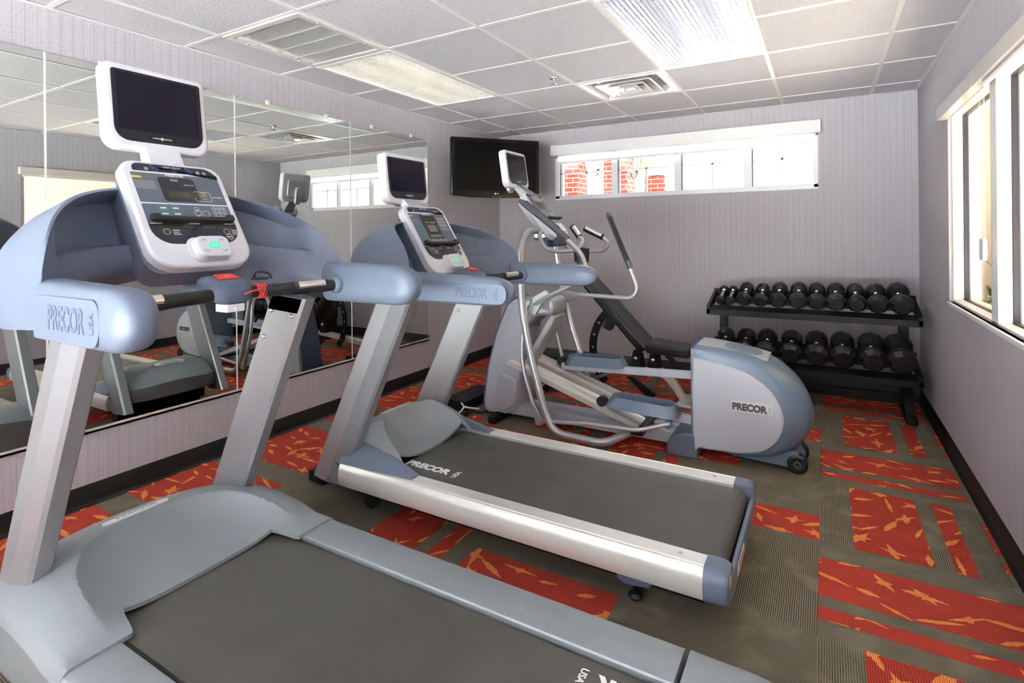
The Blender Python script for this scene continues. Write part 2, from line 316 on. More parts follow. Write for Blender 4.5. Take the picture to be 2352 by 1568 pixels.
# ================================================================== ROOM SHELL
def carpet_floor():
    mb = MB(); mats = ['gx', 'gy', 'rx', 'ry', 'leafx', 'leafy']
    reds = []
    def rect(x0, x1, y0, y1, k):
        x0 = max(x0, XL); x1 = min(x1, XR); y1 = min(y1, YB)
        if x1 - x0 < .002 or y1 - y0 < .002: return
        mb.cur = mats.index(k); mb.quad((x0, y0, 0), (x1, y0, 0), (x1, y1, 0), (x0, y1, 0))
        if k in ('rx', 'ry'): reds.append((x0, x1, y0, y1, k))
    FR = (0, .205, .634, .737, .854, 1)
    def H(x0, x1, y0, y1, fr=FR):
        for i in range(5): rect(x0, x1, lerp(y1, y0, fr[i + 1]), lerp(y1, y0, fr[i]), 'rx' if i % 2 else 'gx')
    def V(x0, x1, y0, y1):
        for i in range(5): rect(lerp(x0, x1, FR[i]), lerp(x0, x1, FR[i + 1]), y0, y1, 'ry' if i % 2 else 'gy')
    def Nn(x0, x1, y0, y1):
        ym = lerp(y0, y1, .365); rect(x0, x1, y0, ym, 'rx'); rect(x0, x1, ym, y1, 'gx')
    T = .605; X0 = -.031; Y0 = 1.955
    cells = {}
    for j in range(-8, 6):
        y0 = Y0 + T * j; y1 = y0 + T
        for i in range(-6, 3):
            x0 = X0 + T * i; x1 = x0 + T
            if i >= 0: (V if (j + i) % 2 else H)(x0, x1, y0, y1); continue
            if i == -1:
                if j == 2:
                    rect(-.42, x1, y0, y1, 'gy')
                elif j % 2 == 0: rect(x0, x1, y0, y1, 'gy')
                elif j == -1: rect(x0, x1, y0, y1, 'gx')
                else: Nn(x0, x1, y0, y1)
                continue
            if j <= -1:
                if i in (-2,): H(x0, x1, y0, y1)
                elif i == -3: V(x0, x1, y0, y1)
                elif i == -4: rect(max(x0, -2.42), x1, y0, y1, 'gx')
                continue
            if j in (0,):
                if i == -4: rect(-2.42, x1, y0, y1, 'gx')
                elif i > -4: (V if i % 2 else H)(x0, x1, y0, y1)
                continue
            if j == 1:
                if i >= -4: (H if i % 2 else V)(max(x0, -2.42), x1, y0, y1)
                continue
    # band under and in front of the elliptical
    y = 3.165 - .02
    rect(-1.22, -.42, 3.165, 3.40, 'rx'); rect(-1.22, -.42, 3.40, 3.50, 'gx'); rect(-1.22, -.42, 3.50, 3.58, 'rx'); rect(-1.22, -.42, 3.58, 3.77, 'gx')
    rect(-2.42, -1.80, 3.165, 3.77, 'gx'); V(-1.80, -1.22, 3.165, 3.77)
    H(-2.42, -1.85, 3.77, 4.375); H(-1.85, -1.241, 3.77, 4.375, (0, .1, .6, .7, .9, 1)); H(-1.241, -.636, 3.77, 4.375, (0, .12, .62, .72, .95, 1))
    H(-2.42, -1.85, 4.375, YB); V(-1.85, -1.241, 4.375, YB); H(-1.241, -.636, 4.375, YB)
    # strip along the mirror wall
    ys = [(-2.6, -1.2, 0), (-1.2, .2, 1), (.2, .75, 0), (.75, 1.23, 1), (1.23, 1.37, 0), (1.37, 1.81, 1), (1.81, 1.95, 0), (1.95, 2.44, 1), (2.44, 2.60, 0), (2.60, 2.86, 1), (2.86, 2.98, 0), (2.98, 3.52, 1), (3.52, 3.64, 0), (3.64, 4.12, 1), (4.12, 4.26, 0), (4.26, YB, 1)]
    for a, b, k in ys: rect(XL, -2.42, a, b, 'rx' if k else 'gx')
    # leaves
    rnd = random.Random(11)
    def clip(poly, x0, x1, y0, y1):
        for ax, lim, sg in ((0, x0, 1), (0, x1, -1), (1, y0, 1), (1, y1, -1)):
            out = []
            for i in range(len(poly)):
                a, b = poly[i - 1], poly[i]; ia = (a[ax] - lim) * sg >= 0; ib = (b[ax] - lim) * sg >= 0
                if ia != ib:
                    t = (lim - a[ax]) / (b[ax] - a[ax]); out.append((a[0] + (b[0] - a[0]) * t, a[1] + (b[1] - a[1]) * t))
                if ib: out.append(b)
            poly = out
            if len(poly) < 3: return []
        return poly
    z = .0006
    for (x0, x1, y0, y1, k) in reds:
        ar = (x1 - x0) * (y1 - y0)
        if y1 < .6: continue
        mb.cur = mats.index('leafx' if k == 'rx' else 'leafy')
        nc = int(ar / .0095) + 2; placed = []
        for _ in range(nc * 3):
            if len(placed) >= nc: break
            cx, cy = rnd.uniform(x0 - .03, x1 + .03), rnd.uniform(y0 - .03, y1 + .03)
            if any((cx - a_) ** 2 + (cy - b_) ** 2 < .0068 for a_, b_ in placed): continue
            placed.append((cx, cy))
            main = rnd.gauss(-.15, .42) if k == 'rx' else rnd.gauss(1.2, .7)
            for q in range(rnd.choice((1, 1, 1, 1, 2, 3))):
                a = main + (0, 1.1, -1.0)[q] + rnd.uniform(-.2, .2); ln = rnd.uniform(.06, .18) * (1 if q == 0 else .6); wd = rnd.uniform(.013, .030)
                n = 12; up_, dn = [], []
                for t_ in range(n + 1):
                    t = t_ / n; h = wd * math.sin(PI * t ** .8) ** 1.1 if 0 < t < 1 else 0
                    for lst, sg in ((up_, 1), (dn, -1)):
                        px, py = (t - .5) * ln, sg * h * .5 * rnd.uniform(.7, 1.25)
                        lst.append((cx + px * math.cos(a) - py * math.sin(a), cy + px * math.sin(a) + py * math.cos(a)))
                for t_ in range(n):
                    p = clip([up_[t_], up_[t_ + 1], dn[t_ + 1], dn[t_]], x0, x1, y0, y1)
                    if len(p) >= 3:
                        z += .0000002
                        mb.add([(u, v, z) for u, v in p], [tuple(range(len(p)))])
    o = mb.obj('floor', mats, smooth=0); struct(o)
carpet_floor()
b = MB().box(XL - .15, 3.2, YF - .15, YB + .15, -.12, -.004).obj('floor_slab', 'dark', smooth=0); b.name = 'trim_9'; struct(b)

# walls with cut openings, the front one invented for daylight
WX0, WX1, WZ0, WZ1 = -2.385, -.04, 1.635, 2.10
mb = MB(); T_ = .16
mb.box(XL - .15, WX0, YB, YB + T_, 0, ZC + .2).box(WX1, XR + .15, YB, YB + T_, 0, ZC + .2).box(WX0, WX1, YB, YB + T_, 0, WZ0).box(WX0, WX1, YB, YB + T_, WZ1, ZC + .2)
struct(mb.obj('wall_back', 'wall', smooth=0))
struct(MB().box(XL - .15, XL, YF, YB, 0, ZC + .2).obj('wall_left', 'wall', smooth=0))
RY0, RY1, RZ0, RZ1 = 2.14, 3.9, .872, 1.95
mb = MB(); XO = XR + .12
mb.box(XR, XO, RY1, YB, 0, ZC + .2).box(XR, XO, YF, RY0, 0, ZC + .2).box(XR, XO, RY0, RY1, 0, RZ0).box(XR, XO, RY0, RY1, RZ1, ZC + .2)
struct(mb.obj('wall_right', 'wall', smooth=0))
struct(MB().box(XL - .15, XR + .15, YF - .15, YF, 2.2, ZC + .2).box(XL - .15, XL + .1, YF - .15, YF, 0, 2.2).box(XR - .1, XR + .15, YF - .15, YF, 0, 2.2).obj('wall_front', 'wall', smooth=0))
mb = MB()
for k in range(4): mb.box(XL + .1 + k * 1.14 - .0, XL + .15 + k * 1.14, YF - .12, YF - .04, .0, 2.2)
mb.box(XL + .1, XR - .1, YF - .12, YF - .04, 0, .08).box(XL + .1, XR - .1, YF - .12, YF - .04, 2.14, 2.2)
g3 = struct(mb.obj('window_added_front', 'whitepaint', smooth=0))  # invented glazing behind the camera, added to let more daylight in
MB().box(XL + .1, XR - .1, YF - .085, YF - .08, .08, 2.14).obj('pane', 'glass', g3, smooth=0)
# ceiling with grid, holes for fixtures
mb = MB(); xs = [XL] + [i * .61 - 2.1234 for i in range(-1, 5)] + [XR]; ysn = [YF] + [j * .61 + 1.686 for j in range(-7, 6)] + [YB]
holes = {(0, 1): 0}
def ishole(x, y):
    if -2.733 < x < -2.123 and (1.686 < y < 3.516 or -.754 < y < .466): return True
    if -.903 < x < -.293 and (2.296 < y < 3.516 or -.754 < y < .466): return True
    if -1.513 < x < -.903 and 3.516 < y < 4.126: return True
    return False
for i in range(len(xs) - 1):
    for j in range(len(ysn) - 1):
        if not ishole((xs[i] + xs[i + 1]) / 2, (ysn[j] + ysn[j + 1]) / 2):
            mb.box(xs[i] + .009, xs[i + 1] - .009, ysn[j] + .009, ysn[j + 1] - .009, ZC + .004, ZC + .016)
ceil = struct(mb.obj('ceiling', 'ceil', smooth=0))
struct(MB().box(XL - .15, XR + .15, YF - .15, YB + .15, ZC + .35, ZC + .4).obj('trim_8', 'whitepaint', smooth=0))
mb = MB()
for x in xs[1:-1]: mb.box(x - .012, x + .012, YF, YB, ZC, ZC + .006).box(x - .0015, x + .0015, YF, YB, ZC + .006, ZC + .04)
for k, y in enumerate(ysn[1:-1]):
    for i in range(len(xs) - 1):
        if y > 1.69 + .61 and y < 3.5 and (-2.74 < (xs[i] + xs[i + 1]) / 2 < -2.12 or -.91 < (xs[i] + xs[i + 1]) / 2 < -.29) and abs(y - 2.906) < .01: continue
        if abs(y + .144) < .01 and (-2.74 < (xs[i] + xs[i + 1]) / 2 < -2.12 or -.91 < (xs[i] + xs[i + 1]) / 2 < -.29): continue
        mb.box(xs[i] + .0125, xs[i + 1] - .0125, y - .012, y + .012, ZC + .0004, ZC + .006)
struct(mb.obj('trim_1', 'grid', smooth=0))
mb = MB()
mb.box(XL, XL + .022, YF, YB, ZC - .002, ZC).box(XR - .022, XR, YF, YB, ZC - .002, ZC).box(XL, XR, YB - .022, YB, ZC - .002, ZC)
struct(mb.obj('trim_2', 'grid', smooth=0))
# baseboards (vinyl cove base)
def cove(p0, p1, nrm):
    prof = [(0, 0), (.018, 0), (.014, .004), (.008, .012), (.005, .025), (.005, .1), (.003, .103), (0, .103)]
    return [[(p[0] + nrm[0] * a, p[1] + nrm[1] * a, h) for a, h in prof] for p in (p0, p1)]
struct(MB().loft(cove((XL, YF), (XL, YB), (1, 0))).obj('baseboard_left', 'base'))
struct(MB().loft(cove((XR, YF), (XR, YB), (-1, 0))).obj('baseboard_right', 'base'))
struct(MB().loft(cove((XL, YB), (XR, YB), (0, -1))).obj('baseboard_back', 'base'))
struct(MB().loft(cove((XL, YF), (XR, YF), (0, 1))).obj('baseboard_front', 'base'))

# ---------------- back window
def back_window():
    yf0, yf1 = YB - .006, YB + .09
    mb = MB(); t = .045
    mb.box(WX0, WX1, yf0, yf1, WZ0 - .012, WZ0 + .03).box(WX0, WX1, yf0, yf1, WZ1 - t, WZ1).box(WX0, WX0 + .05, yf0, yf1, WZ0, WZ1).box(WX1 - .035, WX1, yf0, yf1, WZ0, WZ1)
    for x in (-1.755, -1.155, -.565): mb.box(x - .032, x + .032, yf0 + .01, yf1, WZ0, WZ1)
    f = struct(mb.obj('window_1', 'vinylwhite', bevel=.003))
    edges = [WX0 + .05, -1.755, -1.155, -.565, WX1 - .035]
    for k in range(4):
        a = edges[k] + (.032 if k else 0); c = edges[k + 1] - (.032 if k < 3 else 0)
        g = MB().box(a, c, YB + .055, YB + .061, WZ0 + .03, WZ1 - t).obj('pane', 'glass', f, smooth=0)
        mb = MB(); xm = (a + c) / 2
        mb.box(xm - .009, xm + .009, YB + .040, YB + .054, WZ0 + .03, WZ1 - t).box(a, c, YB + .040, YB + .054, 1.882, 1.898)
        mb.obj('muntin', 'vinylwhite', f, smooth=0)
        MB().box(a, a + .007, YB + .004, YB + .05, WZ0 + .03, WZ1 - t).obj('gasket', 'gasket', f, smooth=0)
back_window()
v = thing('roller_shade', (-1.215, YB, 1.95), 'long white roller shade above the high back window, pulled a little way down', 'window shade')
MB().box(-2.405, -.02, YB - .075, YB - .001, 2.07, 2.172).obj('valance', 'whitepaint', v, bevel=.003)
MB().box(-2.345, -.055, YB - .03, YB - .027, 2.005, 2.075).obj('shade_cloth', 'shade', v, smooth=0)
MB().box(-2.345, -.055, YB - .034, YB - .023, 1.985, 2.007).obj('hem_bar', 'vinylwhite', v, bevel=.002)
mb = MB()
for k in range(40): mb.lathe([(-.003, 0), (-.0015, .0026), (.0015, .0026), (.003, 0)], (-.03, YB - .05, 2.05 - k * .009), (0, 0, 1), 8)
mb.obj('pull_chain', 'chain', v)

# ---------------- right window
def right_window():
    x0, x1, x2, x3 = XR + .017, XR + .066, XR + .09, XR + .12
    mb = MB()
    mb.box(x0, x1, RY1 - .008, RY1, RZ0, RZ1).box(x0, x1, RY0, RY0 + .03, RZ0, RZ1).box(x0, x1, RY0, RY1, RZ0, RZ0 + .012).box(x0, x1, RY0, RY1, RZ1 - .03, RZ1)
    for y in (2.985,): mb.box(x0, x1, y, y + .10, RZ0, RZ1)
    # outer frame beyond the gasket, sits through the wall
    mb.box(x2, x3 + .02, RY1 - .01, RY1 + .0, RZ0, RZ1).box(x2, x3 + .02, RY0, RY1, RZ0, RZ0 + .012)
    for y in (2.985,): mb.box(x2, x3 + .02, y, y + .10, RZ0, RZ1)
    mb.box(XR - .012, x0, RY0, RY1, RZ0 - .02, RZ0)
    f = struct(mb.obj('window_2', 'whitepaint', bevel=.002))
    eds = [(3.085, RY1 - .008), (2.17, 2.985)]
    for a, c in eds:
        MB().box(x1 + .010, x1 + .014, a, c, RZ0 + .012, RZ1 - .03).obj('pane', 'glass', f, smooth=0)
        g = MB(); q = .006
        g.box(x1, x2, c - q, c, RZ0 + .012, RZ1 - .03).box(x1, x2, a, a + q, RZ0 + .012, RZ1 - .03).box(x1 + .004, x2 - .004, a, c, RZ0 + .012, RZ0 + .018).box(x1, x2, a, c, RZ1 - .036, RZ1 - .03)
        g.obj('gasket', 'gasket', f, smooth=0)
right_window()
v = thing('window_valance', (XR - .02, 2.2, 1.94), 'glossy cream valance box above the right-hand interior window', 'valance')
MB().box(XR - .046, XR - .001, 3.063, 3.93, 1.907, 1.977).obj('valance_panel', 'valance', v, bevel=.002)
MB().box(XR - .046, XR - .001, 2.12, 3.06, 1.907, 1.977).obj('valance_panel', 'valance', v, bevel=.002)
MB().tube([(XR - .02, 2.15, 1.895), (XR - .02, 2.98, 1.895)], .011).obj('roller_tube', 'vinylwhite', v)
mb = MB()
bc = thing('bead_chain', (XR - .022, 3.02, 1.16), 'white bead chain hanging from the cream valance in front of the right window', 'blind chain')
for (y, z1, z0) in ((3.055, 1.905, 1.17), (2.985, 1.905, 1.16)):
    n = int((z1 - z0) / .0095); mb = MB()
    for k in range(n): mb.lathe([(-.0032, 0), (-.0018, .0028), (.0018, .0028), (.0032, 0)], (XR - .022, y, z1 - k * .0095), (0, 0, 1), 8)
    mb.obj('chain_strand', 'chain', bc)
mb = MB(); fr = frame((XR - .03, 3.02, 1.205), (0, 1, 0), (0, 0, 1)); mb.plate(rrect(-.034, .034, -.06, .035, .02), .016, fr)
tag(mb.obj('chain_tensioner', 'white', bevel=.003), 'white plastic tensioner at the bottom of the bead chain by the right window', 'chain tensioner')

# ---------------- lobby beyond the right window
mb = MB(); mb.box(2.9, 3.0, -2.5, 5.2, -.1, 3).box(XO + .001, 3.0, 5.1, 5.2, -.1, 3)
struct(mb.obj('wall_lobby', 'creamw', smooth=0))
mb = MB().box(XO + .001, 3.2, -2.6, -2.5, -.1, 3.0); mb.box(XO + .001, 3.2, 2.0, 5.2, 3.0, 3.1); struct(mb.obj('trim_lobby_shade', 'creamw', smooth=0))  # lobby end wall; unseen roof slab added to keep sun off the far wall
struct(MB().box(XL - .15, 3.2, YB + .02, YB + T_, ZC + .4, 7.0).box(-5.5, XL - .15, YB + .02, YB + T_, -.1, 7.0).obj('wall_sun_block', 'cream', smooth=0))  # unseen tall wall, added to cast shade on the brick columns
struct(MB().box(XL - .6, XR + .1, YF - 1.9, YF - .15, 2.5, 2.6).obj('trim_sun_canopy', 'whitepaint', smooth=0))  # unseen canopy, added to stop direct sun entering by the front glazing
def plant(x, y, h, label, seed, spread=.34, n=16, potr=.14, poth=.5):
    r = random.Random(seed); p = thing('potted_plant', (x, y, 0), label, 'plant', None)
    MB().lathe([(0, potr * .75), (poth * .9, potr), (poth, potr * 1.05), (poth, potr * .9), (poth - .03, potr * .85)], (x, y, -.004), (0, 0, 1)).obj('pot', 'pot', p)
    mb = MB()
    for k in range(n):
        a = r.uniform(0, 2 * PI); L_ = r.uniform(.6, 1.0) * h; el = r.uniform(.5, 1.35); wd = r.uniform(.02, .035); secs = []
        for i in range(9):
            t = i / 8; rr = spread * t * math.cos(el) * 1.6; zz = poth - .03 + L_ * (math.sin(el) * t - .45 * t * t * math.cos(el)); wq = wd * math.sin(PI * (.12 + .88 * t)) + .001
            cx, cy = x + rr * math.cos(a), y + rr * math.sin(a); px, py = -math.sin(a), math.cos(a)
            secs.append([(cx + px * wq, cy + py * wq, zz), (cx, cy, zz - .006), (cx - px * wq, cy - py * wq, zz), (cx, cy, zz + .002)])
        mb.loft(secs)
    mb.obj('leaves', 'leaf', p)
plant(.96, 4.35, .42, 'green strap-leaved plant low beyond the right window glass', 3, .17, 20, .11, .70)
plant(1.12, 4.82, 1.0, 'tall thin-leaved plant standing against the cream lobby wall', 5, .22, 14, .12, .75)

# ---------------- outdoors behind the back window
struct(MB().box(-14, 9, YB + T_ + .02, 40, -.5, -.15).box(-14, 9, -30, YF - .16, -.5, -.02).obj('ground', 'pave', smooth=0))  # second slab is unseen front paving, added to bounce sunlight indoors
struct(MB().box(XO + .001, 3.0, YF - .15, YB + .1, -.1, .02).obj('floor_lobby', 'lobbyfloor', smooth=0))
for k, (x0, x1, y0, y1, lab) in enumerate([(-3.64, -3.41, 8.0, 8.42, 'red brick porch column seen leftmost through the back window'), (-3.42, -3.1, 9.2, 9.6, 'red brick porch column behind the leftmost one outside the back window'),
                          (-2.76, -2.60, 8.0, 8.4, 'red brick porch column beside the lantern in the second back pane'), (-2.62, -2.28, 9.0, 9.3, 'red brick porch column right of the lantern outside the back window')]):
    tag(MB().box(x0, x1, y0, y1, -.15, 2.62 if k < 3 else 2.22).obj('brick_column', 'brick', smooth=0, bevel=.004), lab, 'column', None)
mb = MB().box(-6, -2.2, 8.0, 9.4, 2.62, 2.95).box(-2.75, -1.95, 8.5, 9.4, 2.24, 2.6)
tag(mb.obj('porch_roof', 'cream', smooth=0, bevel=.01), 'cream stucco porch beam above the brick columns outdoors', 'porch roof')
def lantern(x, y, z, label):
    p = thing('wall_lantern', (x, y, z), label, 'lantern', None)
    MB().lathe([(.22, .004), (.25, .012), (.20, .02), (.17, .055), (.13, .09), (.125, .07)], (x, y, z), (0, 0, 1), 8).obj('cap', 'bronze', p)
    mb = MB()
    for k in range(6):
        a = k * PI / 3; mb.tube([(x + .06 * math.cos(a), y + .06 * math.sin(a), z + .13), (x + .065 * math.cos(a), y + .065 * math.sin(a), z + .05), (x + .035 * math.cos(a), y + .035 * math.sin(a), z - .06)], .005, 6)
    mb.obj('cage', 'bronze', p)
    MB().lathe([(-.06, .035), (.03, .058), (.12, .05)], (x, y, z), (0, 0, 1), 12).obj('glass_body', 'clear', p)
    MB().lathe([(-.13, .005), (-.1, .02), (-.07, .03), (-.06, .045), (-.055, .03)], (x, y, z), (0, 0, 1), 12).tube([(x, y, z - .09), (x - .02, y + .02, z - .16), (x - .10, y + .08, z - .15), (x - .13, y + .10, z - .08)], .012, 8, fillet=.04).obj('bracket', 'bronze', p)
lantern(-2.42, 7.92, 2.27, 'black outdoor lantern in the second back window pane from the left')
lantern(-3.10, 8.1, 2.36, 'black outdoor lantern under the shade in the leftmost back window pane')

# ---------------- mirrors
MY = [.15, 1.06, 1.97, 2.88, 3.785]; MZ0, MZ1 = .358, 2.126
nm = ['nearest', 'second nearest', 'second farthest', 'farthest']
for k in range(4):
    y0, y1 = MY[k] + .0015, MY[k + 1] - .0015
    p = thing('wall_mirror', (XL, (y0 + y1) / 2, MZ0), 'frameless wall mirror panel on the left wall, %s of the four from the camera' % nm[k], 'mirror', None)
    MB().box(XL + .001, XL + .007, y0, y1, MZ0, MZ1).obj('mirror_glass', ['mirror'], p, smooth=0)
    mb = MB().box(XL + .0005, XL + .0078, y0 - .0012, y0 + .0025, MZ0, MZ1).box(XL + .0005, XL + .0078, y1 - .0025, y1 + .0012, MZ0, MZ1)
    mb.obj('glass_edge', 'clear', p, smooth=0)
    for yy in (y0 + .22, y1 - .22):
        MB().box(XL + .001, XL + .013, yy - .012, yy + .012, MZ1 - .012, MZ1 + .016).lathe([(0, .005), (.004, .004)], (XL + .013, yy, MZ1 + .006), (1, 0, 0), 10).obj('mirror_clip', 'clear', p, bevel=.002)
mb = MB().box(XL + .0005, XL + .012, .1, 3.787, MZ0 - .012, MZ0 - .001).box(XL + .0085, XL + .012, .1, 3.787, MZ0 - .012, MZ0 + .008)
tag(mb.obj('mirror_channel', 'alu', smooth=0), 'polished metal channel running under all four wall mirrors', 'mirror trim')

# ---------------- ceiling fixtures
def troffer(x, y, sx, sy, label, silver):
    p = thing('ceiling_light', (x + sx / 2, y + sy / 2, ZC), label, 'ceiling light', None)
    z = ZC - .001
    mb = MB(); t = .03
    mb.box(x + .006, x + sx - .006, y + .006, y + t, z - .004, z + .014).box(x + .006, x + sx - .006, y + sy - t, y + sy - .006, z - .004, z + .014).box(x + .006, x + t, y + t, y + sy - t, z - .004, z + .014).box(x + sx - t, x + sx - .006, y + t, y + sy - t, z - .004, z + .014)
    mb.obj('frame', 'grid' if not silver else 'alu', p, smooth=0, bevel=.002)
    mb = MB().box(x + .01, x + sx - .01, y + .01, y + sy - .01, z + .09, z + .1).box(x + .01, x + .014, y + .01, y + sy - .01, z + .012, z + .09).box(x + sx - .014, x + sx - .01, y + .01, y + sy - .01, z + .012, z + .09)
    mb.box(x + .01, x + sx - .01, y + .01, y + .014, z + .012, z + .09).box(x + .01, x + sx - .01, y + sy - .014, y + sy - .01, z + .012, z + .09)
    mb.obj('reflector', 'whitepaint', p, smooth=0)
    for k in range(3):
        xx = x + sx * (k + .5) / 3
        MB().tube([(xx, y + .03, z + .06), (xx, y + sy - .03, z + .06)], .014, 12).obj('fluorescent_tube', TUBE, p)
    mb = MB(); nx, ny = 24, 48; th = .0016; h = .012
    for i in range(1, nx): xx = x + t + (sx - 2 * t) * i / nx; mb.box(xx - th, xx + th, y + t, y + sy - t, z, z + h)
    for j in range(1, ny): yy = y + t + (sy - 2 * t) * j / ny; mb.box(x + t, x + sx - t, yy - th, yy + th, z + .0003, z + h - .0003)
    mb.obj('louver', 'louvsilver' if silver else 'louver', p, smooth=0)
TUBE = emit_mat('fluorescent_glow', (236, 244, 255), 3.0)
troffer(*TROFFERS[0], 'warm white egg-crate louver ceiling light beside the square return grille', 0)
troffer(*TROFFERS[1], 'big silver egg-crate louver ceiling light near the top right of the photo', 1)
troffer(*TROFFERS[2], 'added, unseen louvered ceiling light behind the camera on the right side', 1)  # made-up fixture out of view, brightens the room
troffer(*TROFFERS[3], 'added, unseen louvered ceiling light behind the camera on the mirror side', 0)  # second made-up fixture, added as extra light from behind
def return_grille(x, y):
    p = thing('return_air_grille', (x + .305, y + .305, ZC), 'square slatted return air grille in the ceiling beside the narrow light', 'air vent'); z = ZC
    mb = MB(); t = .045
    for a in ((x + .008, x + .602, y + .008, y + t), (x + .008, x + .602, y + .61 - t, y + .602), (x + .008, x + t, y + t, y + .61 - t), (x + .61 - t, x + .602, y + t, y + .61 - t)): mb.box(*a, z - .006, z + .01)
    mb.obj('frame', 'diff', p, smooth=0, bevel=.002)
    MB().box(x + .01, x + .6, y + .01, y + .6, z + .06, z + .065).obj('duct_back', 'dark', p, smooth=0)
    mb = MB(); n = 44
    for k in range(n):
        yy = y + t + (.61 - 2 * t) * (k + .5) / n
        mb.add([(x + t, yy - .003, z - .003), (x + .61 - t, yy - .003, z - .003), (x + .61 - t, yy + .003, z + .006), (x + t, yy + .003, z + .006), (x + t, yy - .0018, z - .003), (x + .61 - t, yy - .0018, z - .003), (x + .61 - t, yy + .0042, z + .006), (x + t, yy + .0042, z + .006)], [(0, 1, 2, 3), (4, 7, 6, 5), (0, 4, 5, 1), (3, 2, 6, 7), (0, 3, 7, 4), (1, 5, 6, 2)])
    mb.obj('slats', 'diff', p, smooth=0)
    mb = MB()
    for k in (1, 2, 3): yy = y + t + (.61 - 2 * t) * k / 4; mb.box(x + t, x + .61 - t, yy - .004, yy + .004, z - .0035, z + .006)
    mb.obj('rib', 'diff', p, smooth=0)
    for (a, b_) in ((.04, .14), (.04, .47), (.57, .14), (.57, .47)): MB().lathe([(-.011, .001), (-.009, .006), (-.005, .007)], (x + a - .01 if a < .1 else x + a + .01, y + b_, z), (0, 0, 1), 10).obj('screw', 'steel', p)
return_grille(-2.733, 1.686)
def diffuser(x, y):
    p = thing('supply_air_diffuser', (x + .305, y + .305, ZC), 'white four-way square supply air diffuser in the ceiling near the back window', 'air vent'); z = ZC; cx, cy = x + .305, y + .305
    mb = MB()
    def sq(r, zz): return [(cx - r, cy - r, zz), (cx + r, cy - r, zz), (cx + r, cy + r, zz), (cx - r, cy + r, zz)]
    mb.loft([sq(.297, z - .001), sq(.255, z - .003), sq(.235, z + .05), sq(.13, z + .09), sq(.12, z + .14)], True, False); mb.obj('housing', 'diff', p, smooth=0)
    MB().box(cx - .16, cx + .16, cy - .16, cy + .16, z + .12, z + .125).obj('duct_back', 'dark', p, smooth=0)
    for r, zz, hh in ((.20, -.006, .045), (.135, -.012, .04), (.075, -.016, .032)):
        MB().loft([sq(r, z + zz), sq(r * .93, z + zz), sq(r * .62, z + zz + hh), sq(r * .66, z + zz + hh + .002)], True, False, True).obj('cone', 'diff', p, smooth=0)
    MB().box(cx - .035, cx + .035, cy - .035, cy + .035, z - .01, z - .006).obj('centre_plate', 'diff', p, bevel=.002)
    MB().box(cx - .3, cx + .3, cy - .003, cy + .003, z + .04, z + .06).box(cx - .003, cx + .003, cy - .2, cy + .2, z + .04, z + .06).obj('brace', 'diff', p, smooth=0)
diffuser(-1.513, 3.516)
p = thing('sprinkler_head', (-1.577, 3.314, ZC), 'small chrome fire sprinkler head on the ceiling between the two louvered lights', 'sprinkler')
MB().lathe([(0, .032), (-.006, .03), (-.008, .012), (-.03, .008), (-.035, .008)], (-1.577, 3.314, ZC + .003), (0, 0, 1)).obj('escutcheon', 'chrome', p)
MB().lathe([(-.036, .022), (-.039, .022), (-.04, .004)], (-1.577, 3.314, ZC + .003), (0, 0, 1)).obj('deflector', 'chrome', p)

#PART2
# ================================================================== TREADMILLS
def roundpoly(cs, r, segs, nc=3):
    """closed polygon with rounded corners; segs[i] points along edge i (from corner i to i+1)"""
    n = len(cs); out = []; cs = [Vector(c) for c in cs]
    for i in range(n):
        p, a, b = cs[i], cs[i - 1], cs[(i + 1) % n]
        k1 = min(r, (a - p).length * .4); k2 = min(r, (b - p).length * .4)
        s, e = p + (a - p).normalized() * k1, p + (b - p).normalized() * k2
        for j in range(nc + 1):
            t = j / nc; out.append(s * (1 - t) ** 2 + p * 2 * t * (1 - t) + e * t * t)
        q = b + (p - b).normalized() * min(r, (p - b).length * .4)
        for j in range(1, segs[i]): out.append(e.lerp(q, j / segs[i]))
    return out
def superell(cy, cz, hy, hz, n=28, ex=3.0):
    out = []
    for k in range(n):
        a = 2 * PI * k / n; c, s = math.cos(a), math.sin(a)
        out.append((cy + hy * math.copysign(abs(c) ** (2 / ex), c), cz + hz * math.copysign(abs(s) ** (2 / ex), s)))
    return out
def screen_monitor(p, C, w_, h_, fr, big=True):
    """monitor in frame fr: origin at lower centre of its front face, u lateral, v up, +z towards the user"""
    o = MB(); o.plate(rrect(-w_ / 2, w_ / 2, 0, h_, [.045, .045, .026, .026]), .052, fr, -.052)
    mon = o.obj('monitor_housing', 'white', p, bevel=.012, seg=4)
    bz = MB().plate(rrect(-w_ / 2 + .022, w_ / 2 - .022, .026, h_ - .022, [.045, .045, .01, .01]), .004, fr, -.001).obj('bezel', 'bezel', mon, bevel=.0015)
    MB().plate(rrect(-w_ / 2 + .036, w_ / 2 - .036, .062, h_ - .032, .003), .0012, fr, .0032).obj('screen', 'screen', mon)
    MB().plate(rrect(-.042, .042, .036, .05, .001), .0012, fr, .003).obj('name_plate', 'blackpaint', mon)
    text('name_letters', 'CARDIO    THEATER', fr @ Matrix.Translation((0, .043, .0046)), .0082, 'ink', mon, sx=.85, extrude=.0002)
    MB().lathe([(0, .0055), (.001, .005)], fr @ Vector((0, .043, .0042)), fr.to_3x3() @ Vector((0, 0, 1)), 16).obj('logo_dot', 'badge', mon)
    return mon
